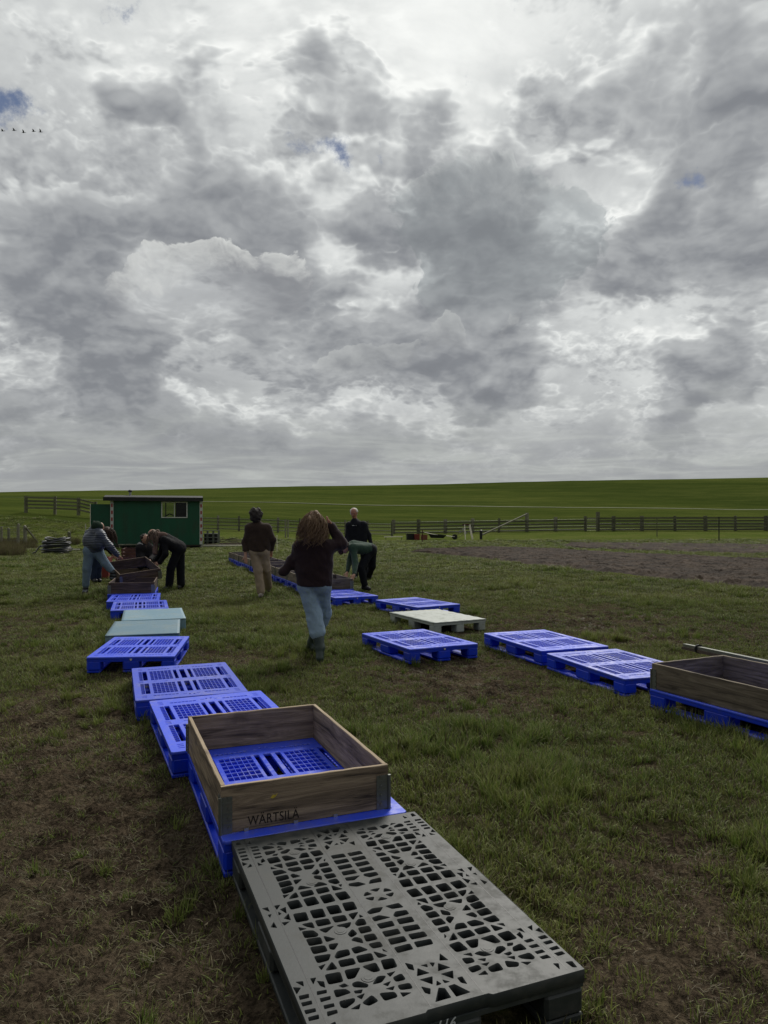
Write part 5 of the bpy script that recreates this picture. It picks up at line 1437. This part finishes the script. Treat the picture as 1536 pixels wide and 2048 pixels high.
c_ = pt(273, 990, WY + .9); mb = MB(); mb.tube([Vector((c_.x, c_.y, wz1 + .2)) - o0, Vector((c_.x, c_.y, wz1 + .42)) - o0], .055, 12); mb.build('chimney', M['galv_clean'], wg)
mb = MB(); q_ = Vector((c_.x, c_.y, wz1 + .421)) - o0; mb.tube([q_, q_ + Vector((0, 0, .09)), q_ + Vector((0, 0, .12))], .1, 12, radii=[.10, .10, .03]); mb.build('chimney_cap', M['black'], wg)
# window: frame, mullion, two panes
wn = MB(); e = .045
for a in ((fx0 - e, fx1 + e, fz1, fz1 + e), (fx0 - e, fx1 + e, fz0 - e, fz0), (fx0 - e, fx0 + .006, fz0 + .001, fz1 - .001), (fx1 - .006, fx1 + e, fz0 + .001, fz1 - .001)): wn.box(*wl(a[0], a[1], WY - .03, WY - .002, a[2], a[3]))
mx_ = (fx0 + fx1) / 2
wn = wn.build('window', wht, wg)
mb = MB(); mb.box(*wl(mx_ - .02, mx_ + .02, WY - .028, WY - .004, fz0 + .001, fz1 - .001)); mb.build('mullion', wht, wn)
gl, N, b = principled('window glass', .05, .5); b.inputs['Transmission Weight'].default_value = 0
gt = N.node('ShaderNodeBsdfTransparent'); gg = N.node('ShaderNodeBsdfGlossy'); gg.inputs['Roughness'].default_value = .03; fr = N.node('ShaderNodeFresnel'); fr.inputs[0].default_value = 1.5
gt.inputs[0].default_value = (.72, .76, .72, 1); ms = N.node('ShaderNodeMixShader'); N.l.new(fr.outputs[0], ms.inputs[0]); N.l.new(gt.outputs[0], ms.inputs[1]); N.l.new(gg.outputs[0], ms.inputs[2]); N.l.new(ms.outputs[0], N.n['Material Output'].inputs[0])
for a, b2_ in ((fx0 + .007, mx_ - .021), (mx_ + .021, fx1 - .007)): mb = MB(); mb.box(*wl(a, b2_, WY + .01, WY + .016, fz0 + .001, fz1 - .001)); mb.build('pane', gl, wn)
mb = MB(); mb.box(*wl(mx_ + .05, fx1 + .1, WY + .12, WY + .16, fz0 - .1, fz1 + .05)); mb.build('curtain', surf('grey curtain', (.05, .05, .055), (.03, .03, .035), .9), wg)
mb = MB(); mb.box(*wl(fx0 + .14, fx0 + .19, WY + .3, WY + .35, fz0 - .2, fz1 + .05)); mb.tube([Vector((fx0 + .1, WY + .4, fz0 + .02)) - o0, Vector((fx0 + .35, WY + .4, fz0 + .16)) - o0, Vector((fx0 + .6, WY + .4, fz0 + .06)) - o0], .03, 8); mb.box(*wl(fx0, fx0 + .9, WY + .35, WY + .6, fz0 - .08, fz0 - .02)); mb.build('table_clutter', darkin, wg)
for xx in (wx0 - .012, wx1 - .085):
    n = 13; z0 = wz0 + .02; z1 = wz1 - .03
    mb = MB(); mb.box(*wl(xx - .030, xx + .120, WY - .030, WY - .012, z0, z1)); mk = mb.build('marker_board', wht, wg)
    for k in range(n):
        if k % 2 == 1: mb = MB(); za = z0 + (z1 - z0) * k / n; mb.box(*wl(xx + .010, xx + .085, WY - .0335, WY - .0305, za, za + (z1 - z0) / n)); mb.build('red_block', redm, mk)
# open door swung out to the left
d0 = pt(191, 1009, WY + .05); d1 = pt(191, 1062, WY + .05)
mb = MB(); mb.box(*wl(d0.x, wx0 - .03, WY + .03, WY + .075, d1.z, d0.z)); dr = mb.build('door', gdoor, wg)
mb = MB(); mb.box(*wl(d0.x - .03, d0.x - .001, WY + .02, WY + .085, d1.z - .01, d0.z + .01)); mb.build('door_edge', M['plank_pale'], dr)
mb = MB(); mb.tube([Vector((d0.x + .1, WY + .02, d1.z + .5)) - o0, Vector((d0.x + .22, WY + .02, d1.z + .5)) - o0], .015, 8); mb.build('handle', M['galv_clean'], dr)
# chassis, wheels, jack legs, drawbar and step
mb = MB(); mb.box(*wl(wx0 + .05, wx1 - .05, WY + .25, WY + .35, wz0 - .16, wz0 - .0505)); mb.box(*wl(wx0 + .05, wx1 - .05, WY + WD - .35, WY + WD - .25, wz0 - .16, wz0 - .0505)); mb.build('chassis', M['black'], wg)
for x in (wx0 + 1.2, wx1 - .75):
    for y in (WY + .22, WY + WD - .22):
        mb = MB(); mb.tube([Vector((x, y - .09, gz + .21)) - o0, Vector((x, y + .09, gz + .21)) - o0], .21, 20); w_ = mb.build('wheel', M['black'], wg)
        mb = MB(); mb.tube([Vector((x, y - .1, gz + .21)) - o0, Vector((x, y - .091, gz + .21)) - o0], .11, 14); mb.build('hub', M['galv_clean'], w_)
for x in (wx0 + .2, wx1 - .12):
    mb = MB(); mb.bar(Vector((x, WY + .12, wz0 - .05)) - o0, Vector((x + .03, WY + .10, gz + .0)) - o0, .06, .06); mb.box(*wl(x - .06, x + .12, WY, WY + .2, gz - .01, gz + .02)); mb.build('jack_leg', M['black'], wg)
mb = MB(); mb.bar(Vector((wx1 - .1, WY + .8, wz0 - .12)) - o0, Vector((wx1 + 1.3, WY + 1.1, wz0 - .14)) - o0, .08, .08); mb.bar(Vector((wx1 - .1, WY + 1.4, wz0 - .12)) - o0, Vector((wx1 + 1.3, WY + 1.1, wz0 - .14)) - o0, .08, .08); mb.build('drawbar', M['galv'], wg)
mb = MB(); a = pt(236, 1093, WY - .5); mb.box(*wl(a.x, a.x + 1.0, WY - .62, WY - .25, gz + .18, gz + .22)); mb.box(*wl(a.x + .02, a.x + .07, WY - .6, WY - .3, gz, gz + .18)); mb.box(*wl(a.x + .92, a.x + .97, WY - .6, WY - .3, gz, gz + .18)); mb.build('step', M['post_pale'], wg)
wg.rotation_euler = (0, 0, D(15.5))
tag(wg, 'dark green site wagon with white-framed window and red and white corner markers', 'wagon')

# ---------------------------------------------------------------- fences
def fence(name, label, posts, rails, post_w, mat_p, mat_r, h, cat='fence', rail_h=.10, post_mats=None, lens=None):
    """posts: list of ground points; rails: heights of the boards"""
    o = empty(name, posts[0]); g = Vector(posts[0])
    for i, p in enumerate(posts):
        p = Vector(p); hh = lens[i] if lens else h
        tilt = Vector((R.uniform(-.02, .02), R.uniform(-.02, .02), 0))
        mb = MB(); mb.bar(p - g + Vector((0, 0, -.25)), p - g + tilt + Vector((0, 0, hh)), post_w, post_w * .8)
        mb.build('post', (post_mats[i % len(post_mats)] if post_mats else mat_p), o)
    for i in range(len(posts) - 1):
        a = Vector(posts[i]); b_ = Vector(posts[i + 1])
        for z in rails:
            d = Vector((0, -post_w * .42 - .022, 0))
            mb = MB(); e = (b_ - a).normalized() * .0
            mb.bar(a - g + d + Vector((0, 0, z + R.uniform(-.012, .012))), b_ - g + d + Vector((0, 0, z + R.uniform(-.012, .012))), .03, rail_h * R.uniform(.85, 1.1)); mb.build('rail', mat_r, o)
    tag(o, label, cat)
    return o
def gp(px, y, lift=0):
    x = (px - 768) / FPX * y; return Vector((x, y, float(base_h(x, y)) + lift))
fence('board_fence', 'dark board fence climbing the dike behind and left of the green wagon', [pt(52, 1021, 50), pt(110, 1022, 50.5), pt(157, 1024, 51), pt(191, 1032, 51)], (.18, .42, .66, .90), .20, M['fence'], M['fence'], 1.02, rail_h=.115)
FY = 60
px_ = [787, 837, 891, 945, 998, 1054, 1111, 1171]
fence('post_and_rail_fence', 'long weathered fence along the dike foot, from mid picture to the small gate', [gp(p, FY) for p in px_], (.12, .36, .62, .90), .24, M['post_pale'], M['fence'], 1.2, rail_h=.12, post_mats=[M['post_pale'], M['fence'], M['post_pale']], lens=[1.2, 1.2, 1.18, 1.2, 1.18, 1.6, 1.2, 1.25])
px_ = [1196, 1227, 1284, 1350, 1411, 1471, 1532, 1596, 1660, 1730, 1800]
fence('post_and_rail_fence', 'long weathered fence along the dike foot, right of the small gate', [gp(p, FY) for p in px_], (.12, .34, .58, .84, 1.08), .25, M['fence'], M['fence'], 1.3, rail_h=.14, post_mats=[M['fence'], M['fence'], M['post_pale']], lens=[1.6] + [1.25] * 10)
px_ = [404, 436, 478, 520, 556, 600, 645, 690, 735, 784]
fence('post_and_rail_fence', 'weathered fence between the wagon and the middle of the picture', [gp(p, 56) for p in px_], (.14, .40, .66, .92), .14, M['fence'], M['fence'], 1.15, rail_h=.07, post_mats=[M['fence'], M['post_pale'], M['fence']])
# sheep netting on the long fences: fine strands, each fence its own
def netting(name, label, p0, p1, y0, y1, h, nh, step):
    a = gp(p0, y0); o = empty(name, a); mb = MB(); pts_ = []
    L_ = abs(p1 - p0) / FPX * (y0 + y1) / 2; n = int(L_ / step)
    P_ = [gp(p0 + (p1 - p0) * i / n, y0 + (y1 - y0) * i / n) - a + Vector((0, -.16, 0)) for i in range(n + 1)]
    for k in range(nh):
        z = .06 + (h - .06) * (k / (nh - 1)) ** 1.2
        mb.tube([p + Vector((0, 0, z)) for p in P_[::3] + [P_[-1]]], .006, 3, cap=False)
    for p in P_: mb.tube([p + Vector((0, 0, .05)), p + Vector((0, 0, h))], .005, 3, cap=False)
    w = mb.build('wire_mesh', M['wire'], o); tag(o, label, 'wire netting')
netting('wire_netting', 'sheep netting stretched along the dike-foot fence on the right', 790, 1790, FY, FY, 1.0, 7, .16)
netting('wire_netting', 'sheep netting between the green wagon and the middle fence posts', 404, 784, 56, 56, .95, 7, .16)
# small pale gate
g0 = gp(1174, FY - .4); gt_ = empty('field_gate', g0); wdt = 18 / FPX * FY
for k in range(5): MB().box(0, wdt, -.02, .02, .12 + k * .23, .12 + k * .23 + .09, bev=.005).build('rail', M['post_pale'], gt_)
for x in (-.06, wdt): MB().box(x, x + .06, -.03, .03, .0, 1.2, bev=.006).build('stile', M['fence'], gt_)
tag(gt_, 'small pale slatted gate beside the tall fence post', 'gate')
# long brace leaning on the tall post
a = atg(962, 1071); tp = gp(1054, FY - .35, 1.5); b_ = MB(); b_.bar((0, 0, 0), tp - a, .10, .10); o = b_.build('brace_timber', M['fence'], loc=a); tag(o, 'long diagonal timber leaning up against the tall fence post', 'timber')
# thin stakes standing in the field in front of the fence
def stake(px, y, h, w, mat, label, group=None, name='stake', lean=0):
    p = gp(px, y); mb = MB(); mb.tube([(0, 0, -.1), (lean, 0, h)], w, 7); mb.tube([(lean, 0, h), (lean, 0, h + .02)], w * 1.15, 7); o = mb.build(name, mat, loc=p); tag(o, label, 'stake', group)
stake(1314, 52, 1.35, .035, M['fence'], 'tall thin dark stake in front of the right-hand fence, left of two')
stake(1438, 46, 1.5, .035, M['black'], 'tallest thin dark stake in front of the right-hand fence')
stake(845, 46, .75, .03, M['wood_red'], 'short reddish stake in the grass below the red crates')
stake(554, 33, .75, .012, M['plank_pale'], 'thin pale stick standing in the grass right of the brown sweater')
stake(571, 50, 1.25, .05, M['post_pale'], 'pale post between the two walking people, left one of a pair')
stake(576, 50, 1.22, .05, M['post_pale'], 'pale post between the two walking people, right one of a pair')
stake(171, 36, 1.2, .02, M['plank_pale'], 'thin pale cane left of the person in the puffer jacket')
# dark stubby post
p = gp(962, 50); r = empty('field_post', p); mb = MB(); mb.tube([(0, 0, 0), (0, 0, .55)], .10, 10, radii=[.09, .11]); mb.build('shaft', M['black'], r); mb = MB(); mb.tube([(0, 0, .551), (0, 0, .62), (0, 0, .66)], .08, 10, radii=[.11, .11, .03]); mb.build('cap', M['black'], r)
tag(r, 'short thick black post at the foot of the diagonal timber', 'post')

# ---------------------------------------------------------------- odds and ends at the fence
p = gp(936, 49.5); r = empty('leaning_boards', p)
for dx, dr_ in ((-.20, .02), (.14, .22)):
    mb = MB(); mb.bar((dx + dr_ * .9 + .0, .0, 0.0), (dx - .02, .35, 1.02), .17, .03) if False else mb.bar((dx + dr_ * .8, 0, 0), (dx, .32, 1.04), .03, .17)
    o = mb.build('board', M['plank_pale'], r)
MB().box(-.36, .22, .30, .36, 1.0, 1.09, bev=.01).build('crosspiece', M['wood_red'], r)
tag(r, 'pair of fresh pale boards leaning upright on a trestle at the far fence', 'boards')
def crate(px, y, w, h, mat, label, d=.4, name='plastic_crate'):
    p = gp(px, y); r = empty(name, p, R.uniform(-.15, .15)); t = .02
    for a in ((-w / 2, w / 2, -d / 2, -d / 2 + t), (-w / 2, w / 2, d / 2 - t, d / 2), (-w / 2, -w / 2 + t, -d / 2 + t + .001, d / 2 - t - .001), (w / 2 - t, w / 2, -d / 2 + t + .001, d / 2 - t - .001)):
        MB().box(a[0], a[1], a[2], a[3], 0.0, h, bev=.004).build('side', mat, r)
    MB().box(-w / 2 + .004, w / 2 - .004, -d / 2 + .004, d / 2 - .004, .021, .04).build('bottom', mat, r)
    mb = MB(); mb.box(-w / 2 - .015, w / 2 + .015, -d / 2 - .015, -d / 2 - .001, h - .05, h + .001); mb.box(-w / 2 - .015, w / 2 + .015, d / 2 + .001, d / 2 + .015, h - .05, h + .001); mb.build('rim', mat, r)
    return tag(r, label, 'crate')
redp = surf('red crate plastic', (.15, .016, .014), (.19, .03, .022), .5); orp = surf('orange crate plastic', (.24, .085, .05), (.18, .06, .04), .55)
crate(821, 50, .55, .42, M['black'], 'black plastic crate left of the red one at the far fence')
crate(834, 49.6, .32, .40, redp, 'red plastic crate beside the black one at the far fence')
crate(848, 49.8, .40, .34, orp, 'faded orange crate between the red crate and the low board')
crate(214, 17.6, .16, .55, redp, 'upright red crate behind the legs of the person in the puffer jacket', d=.3)
p = gp(859, 50); r = empty('wheelbarrow', p)
mb = MB(); v = [(-.1, -.25, .42), (1.15, -.25, .30), (1.15, .25, .30), (-.1, .25, .42), (.1, -.18, .12), (.95, -.18, .10), (.95, .18, .10), (.1, .18, .12)]; mb.add(v, [(0, 1, 5, 4), (1, 2, 6, 5), (2, 3, 7, 6), (3, 0, 4, 7), (4, 5, 6, 7)]); o = mb.build('tray', M['black'], r); o.modifiers.new('t', 'SOLIDIFY').thickness = .02
for y in (-.26, .26): mb = MB(); mb.tube([(-.35, y, .50), (.2, y, .38), (1.5, y * .5, .22), (1.75, y * .1, .20)], .022, 7); mb.build('handle', M['plank_pale'], r)
mb = MB(); mb.tube([(1.75, -.04, .19), (1.75, .04, .19)], .19, 16); mb.build('wheel', M['black'], r)
tag(r, 'black wheelbarrow with pale handles near the leaning boards', 'wheelbarrow')
p = gp(914, 50); r = empty('garden_tools', p)
for k, (dx, dz) in enumerate(((-.1, .5), (.12, .62), (.3, .4))): mb = MB(); mb.tube([(dx - .35, .1 * k, .02), (dx + .25, .1 * k, dz)], .016, 6); mb.build('shaft', M['wood_grey'], r); mb = MB(); mb.bar((dx + .25, .1 * k, dz), (dx + .38, .1 * k, dz + .1), .03, .16); mb.build('blade', M['galv_clean'], r)
tag(r, 'garden tools propped up left of the pale boards', 'tools')
p = gp(768, 50); r = empty('pipe_rail', p); mb = MB(); mb.bar((0, 0, .2), (1.3, 0, .22), .05, .06); mb.build('pipe', M['plank_pale'], r)
for x in (.1, 1.2): MB().box(x, x + .05, -.05, .05, 0, .17).build('foot', M['fence'], r)
tag(r, 'low pale rail on two feet right of the white-haired person', 'rail')
# stack of metal hurdles right of the wagon
p = gp(402, 40); r = empty('hurdle_stack', p)
for k in range(5):
    o = MB(); y = k * .09; w_ = .95; hh = .78
    for z in (.02, .2, .4, .6, hh): o.tube([(0, y, z), (w_, y, z)], .014, 5, cap=False)
    for x in (0, .32, .64, w_): o.tube([(x, y, 0), (x, y, hh)], .016, 5, cap=False)
    o.build('hurdle', M['galv'], r)
MB().box(.05, .80, .46, 1.1, 0, .62, bev=.02).build('dark_bin', M['black'], r)
tag(r, 'stack of metal hurdles against a dark bin right of the wagon', 'hurdles')
mb = MB(); p = gp(402, 38.5)
for k, (x0, x1, y) in enumerate(((-.1, 2.9, 0), (.2, 2.4, .25), (.9, 4.1, .5))): mb = MB(); mb.bar((x0, y, .05 + .05 * k), (x1, y + .1, .06 + .05 * k), .10, .05); o = mb.build('loose_board', M['wood_grey'] if k else M['plank_pale'], loc=p); tag(o, ('pale board lying in the grass just right of the wagon', 'grey board lying behind the pale one, right of the wagon', 'long grey board lying nearest the fence, right of the wagon')[k], 'board')
mb = MB(); 
for i, (px, y, w_, hh, lab) in enumerate(((450, 42, .5, .28, 'low heap of grey offcuts in front of the middle fence'), (470, 43, .7, .2, 'flat heap of dark planks in front of the middle fence'))):
    p = gp(px, y); r = empty('offcut_heap', p)
    for k in range(6): a = Vector((R.uniform(-w_, w_), R.uniform(-.3, .3), R.uniform(.03, hh))); b_ = a + Vector((R.uniform(.3, .9), R.uniform(-.3, .3), R.uniform(-.12, .1))); b_.z = max(.02, b_.z); mb = MB(); mb.bar(a, b_, .1, .03); mb.build('plank', M['wood_grey'] if k % 2 else M['wood_dark'], r)
    tag(r, lab, 'wood heap')

# wire fence at the left edge
def post(px, pyb, pyt, w, mat, label, group=None, dy=0):
    p = atg(px, pyb); p.y += dy; h = (pyb - pyt) / FPX * p.y; mb = MB()
    for s_ in (0,): mb.tube([(0, 0, -.2), (R.uniform(-.02, .02), 0, h - .02), (0, 0, h)], w, 9, radii=[w, w, w * .7])
    o = mb.build('fence_post', mat, loc=p); tag(o, label, 'post', group); return p, h
pp_ = []
pp_.append(post(3, 1092, 1054, .06, M['post_pale'], 'pale fence post at the very left edge'))
pp_.append(post(18, 1090, 1056, .07, M['fence'], 'dark fence post, second from the left edge'))
pp_.append(post(36, 1094, 1048, .07, M['post_pale'], 'tall pale fence post left of the one with the diagonal brace'))
pp_.append(post(51, 1091, 1052, .09, M['post_pale'], 'thick pale corner post holding the diagonal brace, left of the coiled hose'))
post(139, 1088, 1064, .09, M['fence'], 'short dark post right of the coiled hose')
a = atg(76, 1086); b_ = Vector((pp_[3][0].x + .08, pp_[3][0].y - .1, pp_[3][0].z + pp_[3][1] - .08)); mb = MB(); mb.bar((0, 0, 0), b_ - a, .07, .07); o = mb.build('brace', M['post_pale'], loc=a); tag(o, 'pale diagonal brace from the corner post down to the coiled hose', 'timber')
o = empty('wire_netting', pp_[0][0]); mb = MB(); a = pp_[0][0]; b_ = pp_[3][0] - a
for k in range(7): z = .12 + k * .15; mb.tube([Vector((0, -.08, z)), b_ + Vector((0, -.10, z))], .005, 3, cap=False)
for k in range(16): q_ = b_ * (k / 15); mb.tube([q_ + Vector((0, -.09, .1)), q_ + Vector((0, -.09, 1.02))], .004, 3, cap=False)
mb.build('wire_mesh', M['wire'], o); tag(o, 'wire netting between the posts at the left edge', 'wire netting')
# coiled hose
hc_ = atg(101, 1109); hc_.y += .55; r = empty('hose_coil', hc_)
rr = random.Random(4); 
for lay in range(11):
    pts_ = []; n = 40; z0 = .05 + lay * .052; ra = .56 + rr.uniform(-.04, .05); ox, oy = rr.uniform(-.04, .04), rr.uniform(-.04, .04); tx_, ty_ = rr.uniform(-.03, .03), rr.uniform(-.03, .05)
    if lay == 10: tx_ = .10
    for i in range(n + 1):
        a = 2 * math.pi * i / n; x = ox + ra * math.cos(a); y = oy + ra * .95 * math.sin(a); pts_.append((x, y, z0 + tx_ * math.cos(a) + ty_ * math.sin(a) + .008 * math.sin(3 * a + lay)))
    mb = MB(); mb.tube(pts_, .032, 8, cap=False); mb.build('loop', M['hose'], r, smooth=True)
for lay in range(3):
    pts_ = [( .42 * math.cos(a) - .02, .42 * math.sin(a), .60 + .03 * lay + .05 * math.sin(a * 2 + lay)) for a in np.linspace(0, 6.283, 34)]; mb = MB(); mb.tube(pts_, .028, 8, cap=False); mb.build('loop', M['hose'] if lay else M['galv'], r, smooth=True)
mb = MB(); mb.tube([(-.5, .1, .45), (-.72, -.05, .30), (-.80, -.2, .08), (-.86, -.4, .03)], .03, 8); mb.build('loose_end', M['hose'], r, smooth=True)
tag(r, 'black hose coiled in a thick pile on the grass at the left', 'hose')
p = atg(126, 1101); mb = MB(); mb.bar((0, 0, .05), (.75, .05, .05), .12, .05); o = mb.build('loose_board', M['plank_pale'], loc=p); tag(o, 'short pale board lying right of the coiled hose', 'board')

# ---------------------------------------------------------------- birds
bm_ = surf('dark plumage', (.03, .03, .035), (.05, .05, .055), .8)
poses = [(5, 262, 25, .2), (28, 261, 75, .9), (47, 265, -35, .4), (67, 263, 90, 1.0), (81, 264, -60, .7)]
labs = ['first bird of the flock, at the very left edge of the sky', 'second bird of the flock from the left, wings raised', 'middle bird of the five flying in a line', 'fourth bird of the flock from the left, seen head on', 'last bird on the right of the flock of five']
for (px, py, roll, up_), lab in zip(poses, labs):
    p = pt(px, py, 110); r = empty('bird', p, rot=(D(8), D(roll * .25), D(-70)))
    b = SDF(.02); b.ell((0, 0, 0), (.06, .17, .055)); b.cone((0, .15, .01), (0, .30, .03), .035, .022); b.ell((0, .33, .035), (.028, .045, .028)); b.cone((0, .37, .032), (0, .41, .025), .010, .005, .005); b.cone((0, -.14, 0), (0, -.24, 0), .035, .02)
    V, Q = b.mesh(.014); mesh_obj('body', V.tolist(), Q.tolist(), bm_, r, smooth=True)
    for s_ in (-1, 1):
        a = math.radians(12 + 45 * up_); v = []
        for x, y0, y1 in ((.03, .09, -.10), (.20, .12, -.10), (.36, .06, -.09), (.50, -.06, -.10)):
            k = 1 if x < .2 else .8; v += [(s_ * x * math.cos(a), y0, x * math.sin(a) * k), (s_ * x * math.cos(a), y1, x * math.sin(a) * k)]
        mb = MB(); mb.add(v, [(0, 1, 3, 2), (2, 3, 5, 4), (4, 5, 7, 6)]); w_ = mb.build('wing', bm_, r); w_.modifiers.new('t', 'SOLIDIFY').thickness = .012
    tag(r, lab, 'bird', 'birds flying in a line')
